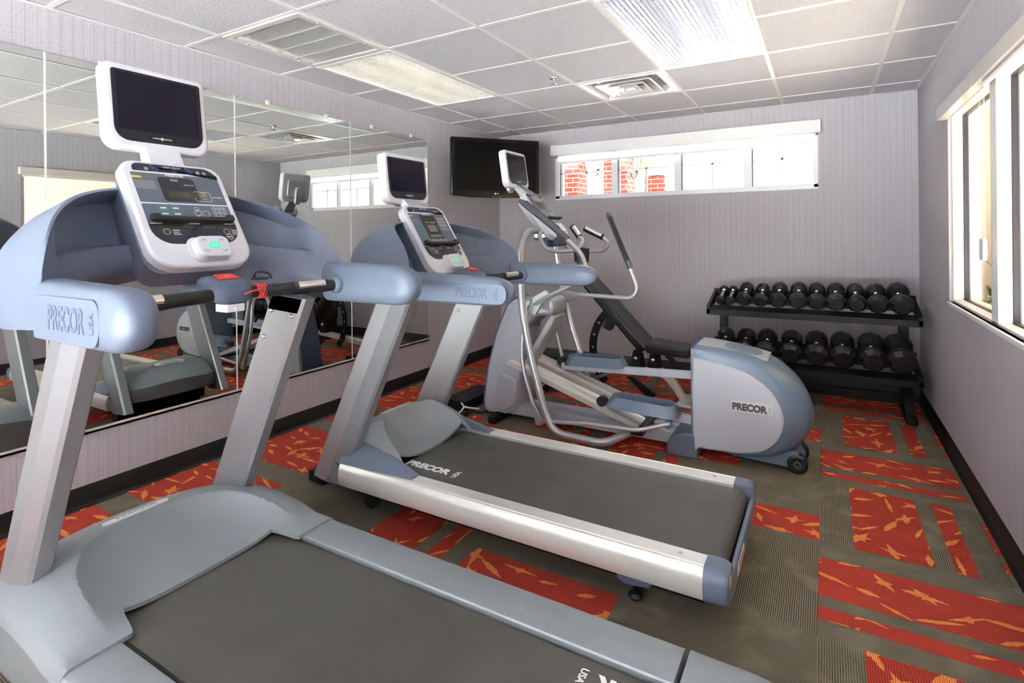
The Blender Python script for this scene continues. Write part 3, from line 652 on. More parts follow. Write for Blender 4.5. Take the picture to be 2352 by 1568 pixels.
def console(p, fr, L, w_, model):
    h = w_ / 2
    body = MB().plate(rrect(-h, h, 0, L, [.075, .075, .05, .05], 8), .042, fr, -.046).obj('console_body', 'white', p, bevel=.009, seg=3)
    V_ = lambda t: t * L
    mk = lambda out, mt, nm, th=.0012, z=-.0042: MB().plate(out, th, fr, z).obj(nm, mt, body)
    mk(rrect(-h + .035, h - .02, V_(.895), V_(.968), [.003, .003, .045, .02]), 'panelblack', 'entertainment_panel', .0012, -.0042)
    e = -.0038
    if model == 'A':
        mk(rrect(-h + .025, h - .022, V_(.59), V_(.875), .003), 'panel', 'upper_panel')
        mk(rrect(-h + .025, h - .022, V_(.40), V_(.575), .003), 'panel', 'program_panel')
        mk(rrect(-h + .025, h - .022, V_(.205), V_(.40), [.06, .06, .001, .001]), 'panelblack', 'lower_panel')
    else:
        mk(rrect(-h + .025, h - .022, V_(.40), V_(.875), .003), 'panel', 'upper_panel')
        mk(rrect(-h + .025, h - .022, V_(.205), V_(.40), [.06, .06, .001, .001]), 'panelblack', 'lower_panel')
    f2 = fr @ Matrix.Translation((0, 0, -.0028))
    if model == 'A':
        mk(rrect(-.062, .052, V_(.605), V_(.845), .012), 'panelblack', 'display_window', .0016)
        mk(rrect(-.045, .045, V_(.645), V_(.705), .001), 'lcddark', 'message_display', .0022)
        mb = MB(); [mb.plate(rrect(-.135, -.075, V_(.79 - .012 * k), V_(.797 - .012 * k), .0003), .0003, f2) for k in range(7)]; mb.obj('printed_notes', 'greyink', body)
        mk(rrect(-.137, -.108, V_(.82), V_(.84), .003), 'yellow', 'warning_label', .0018)
        mb = MB(); rring(mb, f2, .035, .092, V_(.615), V_(.715), .008, .0014); mb.obj('outline', 'ink', body)
        for k, c in enumerate(('orangeink', 'orangeink', 'greenink', 'greenink', 'orangeink')): mk(rrect(.060, .078, V_(.70 - .016 * k), V_(.706 - .016 * k), .0004), c, 'indicator', .0026)
        mb = MB()
        for i in range(2):
            for j in range(2): rring(mb, f2, -.093 + .037 * i, -.060 + .037 * i, V_(.52 - .055 * j), V_(.562 - .055 * j), .007, .0014)
        mb.obj('program_keys', 'greenink', body)
        mb = MB()
        for i in range(2):
            for j in range(2): mb.plate(rrect(-.086 + .037 * i, -.067 + .037 * i, V_(.532 - .055 * j), V_(.545 - .055 * j), .001), .0003, f2)
        for i in range(3):
            for j in range(3): ring(mb, f2, .085 + .0165 * i, V_(.545) - .0165 * j, .0064, .0012, 16)
        rring(mb, f2, .017, .035, V_(.44), V_(.555), .009, .0014); ring(mb, f2, .052, V_(.49), .0125, .0014, 24)
        mb.add([f2 @ Vector(q) for q in ((.021, V_(.515), .0005), (.031, V_(.515), .0005), (.026, V_(.535), .0005))], [(0, 1, 2)]).add([f2 @ Vector(q) for q in ((.021, V_(.475), .0005), (.031, V_(.475), .0005), (.026, V_(.455), .0005))], [(0, 1, 2)])
        mb.obj('key_outlines', 'ink', body)
        for k in range(9): text('key_digit', str(k + 1), f2 @ Matrix.Translation((.085 + .0165 * (k % 3), V_(.545) - .0165 * (k // 3), 0)), .007, 'ink', body, extrude=.0002)
        text('program_word', 'PROGRAMS', f2 @ Matrix.Translation((-.075, V_(.578), 0)), .006, 'ink', body, extrude=.0002)
        text('rate_word', 'HEART RATE', f2 @ Matrix.Translation((.03, V_(.775), .0006)), .0055, 'ink', body, extrude=.0002)
        text('model_number', '954i', f2 @ Matrix.Translation((-.012, V_(.815), .0006)), .011, 'ink', body, sx=1.3, extrude=.0002)
        text('smart_word', 'SmartRate', f2 @ Matrix.Translation((.115, V_(.665), 0)), .0075, 'ink', body, extrude=.0002)
    else:
        mk(rrect(-.062, .052, V_(.50), V_(.85), .006), 'panelblack', 'display_window', .0016)
        mk(rrect(-.035, .028, V_(.60), V_(.70), .001), 'lcd', 'graphic_display', .0022)
        mk(rrect(-.05, .042, V_(.52), V_(.56), .001), 'lcd', 'message_display', .0022)
        mk(rrect(-.135, -.075, V_(.70), V_(.80), .002), 'plastic', 'notes_label', .0016); mk(rrect(-.137, -.11, V_(.825), V_(.845), .003), 'yellow', 'warning_label', .0018)
        for k, c in enumerate(('orangeink', 'greenink', 'orangeink', 'orangeink')): mk(rrect(-.04 + .02 * k, -.026 + .02 * k, V_(.735), V_(.75), .0006), c, 'indicator', .0026)
        mb = MB()
        for i in range(2):
            for j in range(3): rring(mb, f2, -.125 + .03 * i, -.10 + .03 * i, V_(.63 - .05 * j), V_(.662 - .05 * j), .005, .0014)
        mb.obj('program_keys', 'greenink', body)
        mb = MB()
        for i in range(3):
            for j in range(4): ring(mb, f2, .075 + .019 * i, V_(.80) - .02 * j, .0075, .0012, 16)
        for i in (-.045, -.015, .05): ring(mb, f2, i, V_(.455), .0125, .0014, 24)
        rring(mb, f2, .008, .026, V_(.42), V_(.49), .009, .0014); mb.obj('key_outlines', 'ink', body)
        for k in range(9): text('key_digit', str(k + 1), f2 @ Matrix.Translation((.075 + .019 * (k % 3), V_(.80) - .02 * (k // 3), 0)), .008, 'ink', body, extrude=.0002)
    text('brand_letters', 'PRECOR', f2 @ Matrix.Translation((-.005, V_(.862), .0004)), .0125, 'ink', body, bold=.02 * .0125, sx=1.25, extrude=.0002)
    # entertainment keys
    mb = MB(); mb2 = MB()
    for (u, v) in ((-.065, .945), (-.058, .915), (.0, .915), (.045, .945), (.052, .915)): ring(mb, f2, u, V_(v), .0075, .0018, 18)
    for (u, v) in ((-.085, .917), (.078, .917), (.1, .917)): ring(mb2, f2, u, V_(v), .0062, .0015, 18); mb2.plate(rrect(u - .002, u + .002, V_(v) - .002, V_(v) + .002, .0005), .0003, f2)
    mb.obj('channel_keys', 'blueink', body); mb2.obj('volume_keys', 'ink', body)
    text('theater_letters', 'CARDIO  THEATER', f2 @ Matrix.Translation((-.005, V_(.947), 0)), .0085, 'ink', body, sx=.8, extrude=.0002)
    for u, ww in ((-.108, .05), (-.036, .035), (.028, .035), (.086, .042)): mk(rrect(u - .004, u + ww - .004, V_(.345), V_(.378), .001), 'lcddark' if model == 'A' else 'lcd', 'digit_display', .0018)
    mb = MB()
    for u in (-.092, .098): ring(mb, f2, u, V_(.315), .0105, .0014, 22); [mb.plate(rrect(u + .018, u + .040 - .004 * (k == 1), V_(.325 - .018 * k), V_(.331 - .018 * k), .0004), .0003, f2) for k in range(3)]
    ring(mb, f2, .102, V_(.265), .011, .0018, 22); mb.plate(rrect(.096, .108, V_(.26), V_(.27), .001), .0003, f2); mb.obj('readout_marks', 'ink', body)
    # keypad pod
    fk = fr @ Matrix.Translation((.018, 0, 0))
    MB().plate(rrect(-.068, .068, V_(.05), V_(.255), .03), .006, fk, -.004).obj('keypad_surround', 'white', body, bevel=.002)
    pod = MB(); a = [fk @ Vector((u, v, -.002)) for u, v in rrect(-.058, .058, V_(.03), V_(.235), .024)]; b_ = [fk @ Vector((u, v, .026)) for u, v in rrect(-.052, .052, V_(.045), V_(.23), .022)]
    pod = pod.loft([a, b_]).obj('speed_keypad', 'white', body, bevel=.003)
    MB().plate(rrect(-.044, .044, V_(.065), V_(.215), .018), .0014, fk, .0255).obj('keypad_face', 'keypad', pod)
    MB().plate(rrect(-.016, .016, V_(.115), V_(.165), .006), .0022, fk, .026).obj('quick_start_key', 'green', pod)
    f3 = fk @ Matrix.Translation((0, 0, .0272))
    for u, v, s in ((-.028, .19, 1), (.028, .19, 1), (-.028, .09, -1), (.028, .09, -1)):
        mb = MB()
        for q in (-1, 1): mb.plate([(u + q * .0015, V_(v) + s * .004), (u + q * .008, V_(v) - s * .003), (u + q * .008, V_(v) - s * .0055), (u, V_(v) + s * .0012)], .0004, f3)
        mb.obj('arrow_mark', 'greenink', pod)
    text('key_word', 'QUICK\nSTART', f3 @ Matrix.Translation((0, V_(.14) + .0, .0012)), .0068, 'ink', pod, extrude=.0001)
    # reading rack
    t = MB(); t.plate(rrect(-.115, .128, -.004, .010, .002), .020, fr @ Matrix.Translation((0, V_(.405), -.002)))
    for u in (-.115, .12): t.plate(rrect(u - .012, u + .014, 0, .022, .004), .016, fr @ Matrix.Translation((0, V_(.405), -.002)))
    t.obj('reading_rack', 'rubber', body, bevel=.002)
    mb = MB(); [mb.plate(rrect(u - .018, u + .018, V_(.388), V_(.393), .001), .0012, fr, -.0025) for u in (-.115, 0, .115)]; mb.obj('rack_clip', 'ink', body)
    return body
def treadmill(model, X0, Yc, label):
    A = model == 'A'; p = thing('treadmill', (X0 + .6, Yc, 0), label, 'treadmill', None)
    W = lambda x, y, z: (X0 + x, Yc + y, z)
    da, dc = (.035, .095) if A else (-.006, 0)
    AT, AH = (.70, .066) if A else (.765, .053)
    pl = 'plastic'
    # ---- hood
    ns = 97; secs = []
    for i in range(ns):
        yy = -1 + 2 * i / (ns - 1); t = abs(yy); s4 = math.sqrt(max(0, 1 - t ** 4)); dz = lerp(dc, da, t ** 2)
        x0, z0 = .33 * t ** 3.2, 1.12 + .235 * s4 + dz
        x1, z1 = -.11 + .04 * t, 1.06 + .26 * s4 + dz
        x2, z2 = -.07 + .09 * t, 1.05 - .05 * t + dz
        x3, z3 = .16 + .155 * t - .15 * math.sin(PI * t), 1.065 - .045 * t * t + .045 * math.sin(PI * t) + dz
        sec = roundpoly([(x0, z0), (x1, z1), (x2, z2), (x3, z3)], .03, [6, 8, 6, 40])
        # side rounding
        if t > .90:
            q = (t - .90) / .10; k = 1 - .30 * (1 - math.sqrt(max(0, 1 - q * q * .98)))
            cx, cz = sum(v[0] for v in sec) / len(sec), sum(v[1] for v in sec) / len(sec)
            sec = [Vector((cx + (v[0] - cx) * k, cz + (v[1] - cz) * k)) for v in sec]
        else:
            # recessed pocket in the user-facing surface (edge 3 -> 0)
            nf = len(sec); out = []
            top, bot = Vector((x0, z0)), Vector((x3, z3)); L_ = (top - bot).length; dr = (top - bot) / L_
            nrm = Vector((-dr[1], dr[0]))  # pointing away from the user
            if nrm[0] > 0: nrm = -nrm
            for v in sec:
                h_ = (v - bot).dot(dr) / L_; off = abs((v - bot).dot(nrm))
                mk_ = 0
                if off < .012:
                    hi = .90 - .02 * t; zf = 1.178 + lerp(dc, da, t ** 2)
                    mk_ = sstep(zf - .008, zf + .008, v[1]) * (1 - sstep(hi - .03, hi + .03, h_)) * (1 - sstep(.80, .86, t))
                out.append(v + nrm * mk_ * (.055 + .02 * math.sin(PI * t)))
            sec = out
        secs.append([W(v[0], yy * .458, v[1]) for v in sec])
    hood = MB().loft(secs).obj('console_hood', pl, p, smooth=38)
    # ---- arms
    for s in (-1, 1):
        secs = []; n = 30
        for i in range(n + 1):
            t = i / n; x = lerp(.285, AT, 1 - (1 - t) ** 1.6); u = (x - .285) / (AT - .285)
            k = (1 - max(0, (u - .78) / .22) ** 2.4) ** .5 if u < 1 else 0; k = max(k, .02)
            hz = (AH + .006 * (1 - u)) * k; hy = .046 * (k ** .8)
            secs.append([W(x, s * .420 + a, b_) for a, b_ in superell(0, 1.070 + da + .006 * (1 - u), hy, hz, 32, 3.2)])
        arm = MB().loft(secs).obj('arm_rest', pl, p, smooth=50)
        MB().loft([[W(x, s * .420 + a, b_) for a, b_ in superell(0, 1.076 + da, hy, hz, 32, 3.2)] for x, hy, hz in ((.281, .0445, AH + .004), (.2852, .0445, AH + .004))]).obj('joint_seam', 'rubber', arm)
        fr = frame(W(.485 if not A else .44, -.4655, 1.068 + da), (1, 0, 0), (0, 0, 1))
        if s < 0:
            MB().plate(rrect(-.14, AT - (.53 if A else .49), -AH + .014, AH - .018, [.008, .034, .03, .008]), .0025, fr, -.0012).obj('side_panel', pl, arm, bevel=.001)
            text('brand_letters', 'PRECOR', fr @ Matrix.Translation((.022 if A else .12, -.002, .0012)), .074 if A else .052, 'plastic_dk', arm, bold=.0018, sx=.62 if A else .72, extrude=.0012)
            text('brand_letters', 'USA', fr @ Matrix.Translation((.142 if A else .232, -.002, .0012)) @ Matrix.Rotation(PI / 2, 4, 'Z'), .026, 'plastic_dk', arm, bold=.0003, extrude=.001)
        # socket bulge and handlebar
        MB().lathe([(0, .034), (.012, .032), (.022, .026), (.026, .02)], W(.36, s * .378, 1.07 + da), (0, -s, .02), 24).obj('bar_socket', pl, arm)
        pts = [W(.36, s * .36, 1.068 + da), W(.345, s * .26, 1.068 + da), W(.31, s * .05, 1.07 + da)]
        bar = MB().tube(pts, .0200, 20, fillet=.05).obj('hand_grip', 'rubber', p)
        MB().tube([W(.356, s * .33, 1.069 + da), W(.349, s * .28, 1.069 + da), W(.338, s * .20, 1.069 + da)], .0218, 20).obj('sensor_sleeve', 'rubber', bar)
        fs = frame(W(.343, s * .235, 1.0885 + da), (.1 * 1, s, 0), (-1, 0, 0) if s > 0 else (1, 0, 0))
        MB().tube([W(.3585, s * .315, 1.0755 + da), W(.346, s * .215, 1.0755 + da)], .0172, 20).obj('pulse_sensor', 'alubright', bar)
    # ---- stop pod
    pod = MB(); q = [(.225, .05, .012), (.25, .066, .030), (.30, .068, .036), (.335, .058, .034), (.355, .03, .02)]
    pod.loft([[W(x, a, b_) for a, b_ in superell(0, 1.070 + da + (.355 - x) * .24, hy, hz, 24, 3.5)] for x, hy, hz in q])
    pod = pod.obj('stop_switch_pod', 'plastic_dk', p, smooth=45)
    MB().box(X0 + .13, X0 + .25, Yc - .045, Yc + .045, 1.055 + da, 1.095 + da).obj('pod_neck', pl, pod, bevel=.01)
    fp = frame(W(.298, .0, 1.118 + da), (0, 1, 0), (-1, 0, .30))
    MB().plate([(-.034, -.020), (.034, -.020), (.028, .024), (-.028, .024)], .006, fp).obj('stop_button', 'red', pod, bevel=.002)
    text('stop_word', 'STOP', fp @ Matrix.Translation((0, 0, .0064)), .008, 'ink', pod, extrude=.0001)
    MB().box(X0 + .285, X0 + .345, Yc - .028, Yc + .028, 1.018 + da, 1.042 + da).lathe([(0, .008), (.003, .006)], W(.345, 0, 1.028 + da), (1, 0, 0), 12).obj('under_bracket', 'white', pod, bevel=.005)
    if A:
        mb = MB()
        for k in range(4): mb.tube([W(.318 + .020 * math.cos(a) - .001 * k, .083 + .0095 * k + .001 * a, 1.07 + da + .020 * math.sin(a)) for a in [2 * PI * j / 16 for j in range(17)]], .0045, 8)
        mb.tube([W(.34, .09, 1.075 + da), W(.36, .06, 1.08 + da), W(.355, .02, 1.07 + da)], .003, 8, fillet=.03)
        cord = mb.obj('safety_cord', 'cordred', p)
        mb = MB().box(X0 + .29, X0 + .325, Yc + .085, Yc + .125, 1.105 + da, 1.112 + da).tube([W(.30, .09, 1.115 + da), W(.27, .12, 1.13 + da), W(.30, .145, 1.125 + da), W(.33, .13, 1.11 + da)], .004, 8, fillet=.02)
        mb.obj('cord_clip', 'rubber', cord, bevel=.002)
    # ---- uprights
    for s in (-1, 1):
        def sec(x, z):
            w2, y0, y1 = .188, .298, .368
            pts = [(0, y0 + .008), (.01, y0), (w2 - .012, y0), (w2, y0 + .008), (w2, y1 - .022), (w2 - .012, y1 - .012), (w2 * .55, y1), (.012, y1 - .010), (0, y1 - .02)]
            return [W(x + a, s * b_, z + (a * -.06)) for a, b_ in pts]
        zb = .125 if not A else .12
        zt = 1.03 + da
        sl = (.43) / (.88)
        xb = -.405 + (0 if not A else .035)
        u = MB().loft([sec(xb, zb), sec(xb + sl * (zt - zb), zt)]).obj('upright', 'pinkgrey' if (not A and s < 0) else 'upright', p, smooth=0)
        if not A:
            u.data.materials[0] = M['upright']
        for (a, zz) in ((.035, zt - .06), (.155, zt - .075), (.04, zt - .16)):
            xx = xb + sl * (zz - zb) + a
            for side in (-1,):
                MB().lathe([(0, .009), (.003, .0085), (.005, .006), (.0035, .004)], W(xx, s * .298, zz), (0, -s, 0), 14).obj('bolt', 'steel', u)
        if s < 0:
            for a, zz in ((.135, zb + .09), (.11, zb + .012)):
                xx = xb + sl * (zz - zb) + a
                MB().lathe([(0, .0085), (.001, .0085), (.0012, .006), (-.003, .005)], W(xx, s * .3665, zz), (0, s, 0), 14).obj('bolt', 'steel', u)
        MB().loft([sec(xb + sl * (zt - .055 - zb) - .001, zt - .055), sec(xb + sl * (zt - zb), zt)]).obj('upright_cap', pl, p, bevel=.001) if A else None
    # ---- deck
    xe = 1.47 if not A else 1.62
    prof = [(.04, .2135)] + [(xe - .04 + .036 * math.sin(a), .1775 + .036 * math.cos(a)) for a in [PI * k / 12 for k in range(13)]] + [(.04, .1415)]
    MB().loft([[W(x, y, z) for x, z in prof] for y in (-.269, .269)]).obj('running_belt', 'belt', p, smooth=40)
    MB().box(X0 - .20, X0 + xe - .06, Yc - .283, Yc + .283, .06, .137).obj('deck_underframe', 'blackpaint', p, smooth=0)
    for s in (-1, 1):
        if not A:
            pf = [(.285, .200), (.285, .221), (.288, .224), (.350, .225), (.3515, .221), (.3555, .221), (.357, .2245), (.364, .223), (.372, .212), (.378, .195), (.381, .17), (.378, .14), (.368, .122), (.35, .118), (.30, .118)]
            x0, x1 = -.205, 1.41
        else:
            pf = [(.285, .190), (.284, .219), (.287, .224), (.296, .226), (.398, .226), (.412, .221), (.421, .21), (.428, .185), (.430, .14), (.425, .10), (.41, .08), (.30, .075)]
            x0, x1 = .275, 1.565
        rail = MB().loft([[W(x, s * y, z) for y, z in pf] for x in (x0, x1)]).obj('side_rail', 'alu' if not A else 'silverplastic', p, smooth=30)
        if not A:
            for xx in (1.33,): MB().lathe([(0, .006), (.002, .0055)], W(xx, s * .32, .2245), (0, 0, 1), 12).obj('screw', 'steel', rail)
            secs = []
            for x, k in ((1.411, 1), (1.44, 1), (1.465, .97), (1.48, .9), (1.488, .75)):
                secs.append([W(x, s * (.33 + (y - .33) * k), .170 + (z - .170) * (k * 1.03)) for y, z in [(.283, .12), (.283, .224), (.35, .226), (.366, .222), (.378, .205), (.383, .17), (.379, .135), (.365, .117), (.3, .113)]])
            ec = MB().loft(secs).obj('end_cap', pl, p, smooth=50)
            if s < 0: MB().plate(rrect(-.012, .012, -.016, .016, .002), .0012, frame(W(1.4885, -.352, .195), (0, 1, 0), (0, 0, 1))).obj('warning_sticker', 'yellow', ec)
        else:
            for xx in (1.386, 1.132, .873, .627, .374): MB().lathe([(0, .0075), (.0008, .007), (.0009, .005), (-.001, .004)], W(xx, s * .335, .2255), (0, 0, 1), 14).obj('screw', 'pinkgrey', rail)
            # rear corner cover with rounded plan corner
            secs = []
            for i in range(17):
                t = i / 16; x = lerp(1.578, 1.90, t); yo = .425 - .16 * max(0, (t - .42) / .58) ** 2.6; yi = .285 - .02 * t
                zt_ = .226 - .006 * t
                secs.append([W(x, s * yi, .09), W(x, s * yi, zt_ - .004), W(x, s * (yi + .01), zt_), W(x, s * (yo - .02), zt_), W(x, s * (yo - .008), zt_ - .006), W(x, s * yo, zt_ - .03), W(x, s * yo, .12), W(x, s * (yo - .02), .085)])
            MB().loft(secs).obj('end_cap', 'silverplastic', p, smooth=40)
    if not A:
        bar = MB().box(X0 + 1.472, X0 + 1.49, Yc - .33, Yc + .33, .118, .185).obj('rear_bar', pl, p, bevel=.006)
        fb = frame(W(1.4902, -.13, .152), (0, 1, 0), (0, 0, 1)); MB().plate(rrect(-.085, .085, -.018, .018, .01), .0015, fb).obj('badge', 'ink', bar)
        text('brand_letters', 'PRECOR', fb @ Matrix.Translation((0, 0, .002)), .026, 'red', bar, bold=.0004, extrude=.0002)
        MB().box(X0 + 1.4, X0 + 1.474, Yc - .283, Yc + .283, .105, .135).obj('roller_guard', 'rubber', p)
        for s in (-1, 1):
            fb = frame(W(0, s * .275, 0), (1, 0, 0), (0, 0, 1))
            ft = MB().plate([(1.09, .13), (1.23, .13), (1.235, .08), (1.215, .055), (1.13, .048), (1.105, .06)], .05, fb, -.025).obj('foot_bracket', 'plastic_dk', p, bevel=.005)
            MB().lathe([(.0, .025), (.008, .027), (.018, .018), (.02, .008), (.05, .007)], W(1.165, s * .275, 0), (0, 0, 1), 20).obj('levelling_foot', 'rubber', ft)
            MB().lathe([(-.012, .038), (.012, .038)], W(-.10, s * .27, .04), (0, 1, 0), 24).obj('transport_wheel', 'rubber', p)
        MB().box(X0 - .58, X0 - .47, Yc - .24, Yc + .42, .012, .066).box(X0 - .47, X0 - .2, Yc - .2, Yc - .1, .012, .07).box(X0 - .47, X0 - .2, Yc + .1, Yc + .2, .012, .07).obj('front_crossbar', 'blackpaint', p, bevel=.003)
        text('belt_letters', 'PRECOR', frame(W(.165, -.185, .2137), (1, 0, 0), (0, 1, 0)), .062, 'ink', p, bold=.0034, sx=1.02, extrude=.0003)
        text('belt_letters', 'USA', frame(W(.325, -.185, .2137), (0, 1, 0), (-1, 0, 0)), .034, 'ink', p, bold=.0008, extrude=.0003)
    else:
        MB().box(X0 + 1.66, X0 + 1.89, Yc - .27, Yc + .27, .10, .205).obj('rear_bar', 'silverplastic', p, bevel=.02, seg=4)
        MB().box(X0 + 1.2, X0 + 1.3, Yc - .40, Yc + .40, 0, .085).box(X0 - .3, X0 - .2, Yc - .36, Yc + .36, 0, .09).obj('floor_rail', 'blackpaint', p, smooth=0)
        text('belt_letters', 'PRECOR', frame(W(1.53, .215, .2137), (-1, 0, 0), (0, -1, 0)), .065, 'ink', p, bold=.0034, sx=1.02, extrude=.0003)
        text('belt_letters', 'USA', frame(W(1.365, .215, .2137), (0, -1, 0), (1, 0, 0)), .026, 'ink', p, bold=.0005, extrude=.0003)
    # ---- motor cover
    nu, nw = 121, 111
    if A: yo, xf, xb0, xw, a_, b_, xc, zr, z0, zin = .425, -.345, .175, .285, .37, .30, .20, .325, .262, .2275
    else: yo, xf, xb0, xw, a_, b_, xc, zr, z0, zin = .297, -.36, .05, .17, .245, .25, .09, .385, .235, .2235
    def hz(x, y):
        t = abs(y) / b_; q = max(0, xc - x) / a_; rho = (q ** 2.6 + t ** 2.6) ** (1 / 2.6); cosf = q / max(rho, 1e-3)
        Rm = z0 + (zr - z0) * min(1, cosf * 1.25) ** .8
        if rho < 1:
            return zin + (Rm - zin) * rho ** (4.2 if A else 3.0)
        e = rho - 1
        return Rm - e * (.03 if A else .03) - e * e * (.14 if A else .13)
    secs = []
    for i in range(nu):
        u = -1 + 2 * i / (nu - 1); y = u * yo; t = abs(u)
        wing = sstep(.232, .262, abs(y)) if A else sstep(.245, .285, abs(y))
        xbk = lerp(xb0, xw, wing); xfr = xf + (.06 if A else .05) * t ** 4 + (.15 * max(0, (t - .9) / .1) ** 2 if A else 0)
        row = []
        for j in range(nw):
            x = lerp(xfr, xbk, j / (nw - 1)); z = hz(x, y)
            zf = .228 + (.002 if A else .0); z = lerp(z, min(z, zf + .004), sstep(.10, 0, xw - x) if A else 0)
            if A and t > .93: z -= .02 * ((t - .93) / .07) ** 2
            row.append(W(x, y, z))
        row = [W(xfr - .004, y, .11 if A else .17)] + [W(xfr - .002, y, row[0][2] - .03)] + row + [W(xbk, y, row[-1][2] - .012)]
        secs.append(row)
    mb = MB(); mb.loft(secs, closed=False, caps=False)
    for sd in (0, -1):
        r = secs[sd]; base_ = [(v[0], v[1], .11 if A else .19) for v in r]; mb.loft([r, base_], closed=False, caps=False)
    cover = mb.obj('motor_cover', 'silverplastic', p, smooth=24)
    if not A:
        for s in (-1, 1):
            w_ = []
            for i in range(19):
                t = i / 18; x = lerp(-.20, .20, t); zt_ = .226 + (.085 * (1 - t ** 1.7) if t < 1 else 0)
                yo_ = lerp(.372, .345, t)
                w_.append([W(x, s * .285, .222), W(x, s * .285, zt_ + .012 * (1 - t)), W(x, s * .297, zt_ + .012 * (1 - t)), W(x, s * (yo_ - .02), lerp(.24, zt_, .55)), W(x, s * yo_, .226)])
            MB().loft(w_).obj('cover_wing', pl, cover, smooth=45)
    # badge on the ridge
    xbdg = -.212 if A else -.215
    yb0 = -.018 if A else .02
    pts = rrect(-.105, .105, -.017, .017, .0165, 6)
    def bp(u, v, dz): x = xbdg - v; y = yb0 + u; return W(x, y, hz(x, y) + dz)
    import itertools
    def drape(o, nm, mt, dz):
        for v in o.data.vertices:
            u_, v_, d_ = v.co; q = bp(u_, v_, d_ + dz); ov = ORG[p.name]; v.co = (q[0] - ov[0], q[1] - ov[1], q[2] - ov[2])
    o = bpy.data.meshes.new('badge'); vs = []; fs = []
    n = 24
    for i in range(n + 1):
        u = lerp(-.105, .105, i / n); h_ = .0195 * math.sqrt(max(0.0001, 1 - max(0, (abs(u) - .0885) / .0167) ** 2))
        vs += [(u, -h_, .0015), (u, -h_ * .3, .0015), (u, h_ * .3, .0015), (u, h_, .0015), (u, h_ + .0003, -.004), (u, -h_ - .0003, -.004)]
    for i in range(n):
        for k in range(6): fs.append((i * 6 + k, i * 6 + (k + 1) % 6, (i + 1) * 6 + (k + 1) % 6, (i + 1) * 6 + k))
    o.from_pydata(vs, [], fs); o.materials.append(M['ink']); ob = bpy.data.objects.new('badge', o); col.objects.link(ob); ob.parent = cover; drape(ob, '', '', .0032)
    tx = text('badge_letters', 'PRECOR', Matrix.Identity(4), .027, 'greyink', None, bold=.0006, sx=1.25, extrude=.0002); tx.parent = cover; drape(tx, '', '', .0052)
    # ---- console and monitor
    xt, zt, xb_, zb_ = (-.01, 1.515, .20, 1.195) if A else (-.012, 1.415, .185, 1.10)
    L_ = math.hypot(xt - xb_, zt - zb_)
    fr = frame(W(xb_, 0, zb_), (0, 1, 0), (xt - xb_, 0, zt - zb_))
    fr = fr @ Matrix.Translation((0, -.012, .012))
    cb = MB(); cb.loft([[fr @ Vector((u, v, -.04)) for u, v in rrect(-.165, .165, 0, L_ - .01, .05)], [fr @ Vector((u * .93, v * .93 + .008, -.13)) for u, v in rrect(-.165, .165, 0, L_ - .01, .05)]]).obj('console_back', pl, p, smooth=40)
    console(p, fr, L_ + .02, .322, model)
    if A: mz, mx, tilt = 1.567, -.055, 7
    else: mz, mx, tilt = 1.437, -.085, 6
    fm = frame(W(mx, 0, mz), (0, 1, 0), (-math.sin(R(tilt)), 0, math.cos(R(tilt))))
    screen_monitor(p, None, .326, .282 if A else .255, fm)
    MB().loft([[W(mx - .05, -.055, mz + .03), W(mx - .012, -.055, mz + .03), W(mx - .012, .055, mz + .03), W(mx - .05, .055, mz + .03)], [W(xt - .055, -.06, zt - .02), W(xt - .01, -.06, zt - .0), W(xt - .01, .06, zt - .0), W(xt - .055, .06, zt - .02)]]).obj('monitor_neck', 'white', p, bevel=.006)
    MB().plate(rrect(-.1, .1, .05, .22, .02), .012, fm, -.064).plate(rrect(-.035, .035, -.0, .14, .03), .03, fm, -.09).obj('monitor_back_shell', 'coverlight', p, bevel=.004)
    return p
treadmill('A', -1.88, .99, 'nearest treadmill with wide grey plastic side rails and red cord on its grip bar')
treadmill('B', -1.75, 2.13, 'farther treadmill with shiny aluminium side rails and bright white logo on the belt')

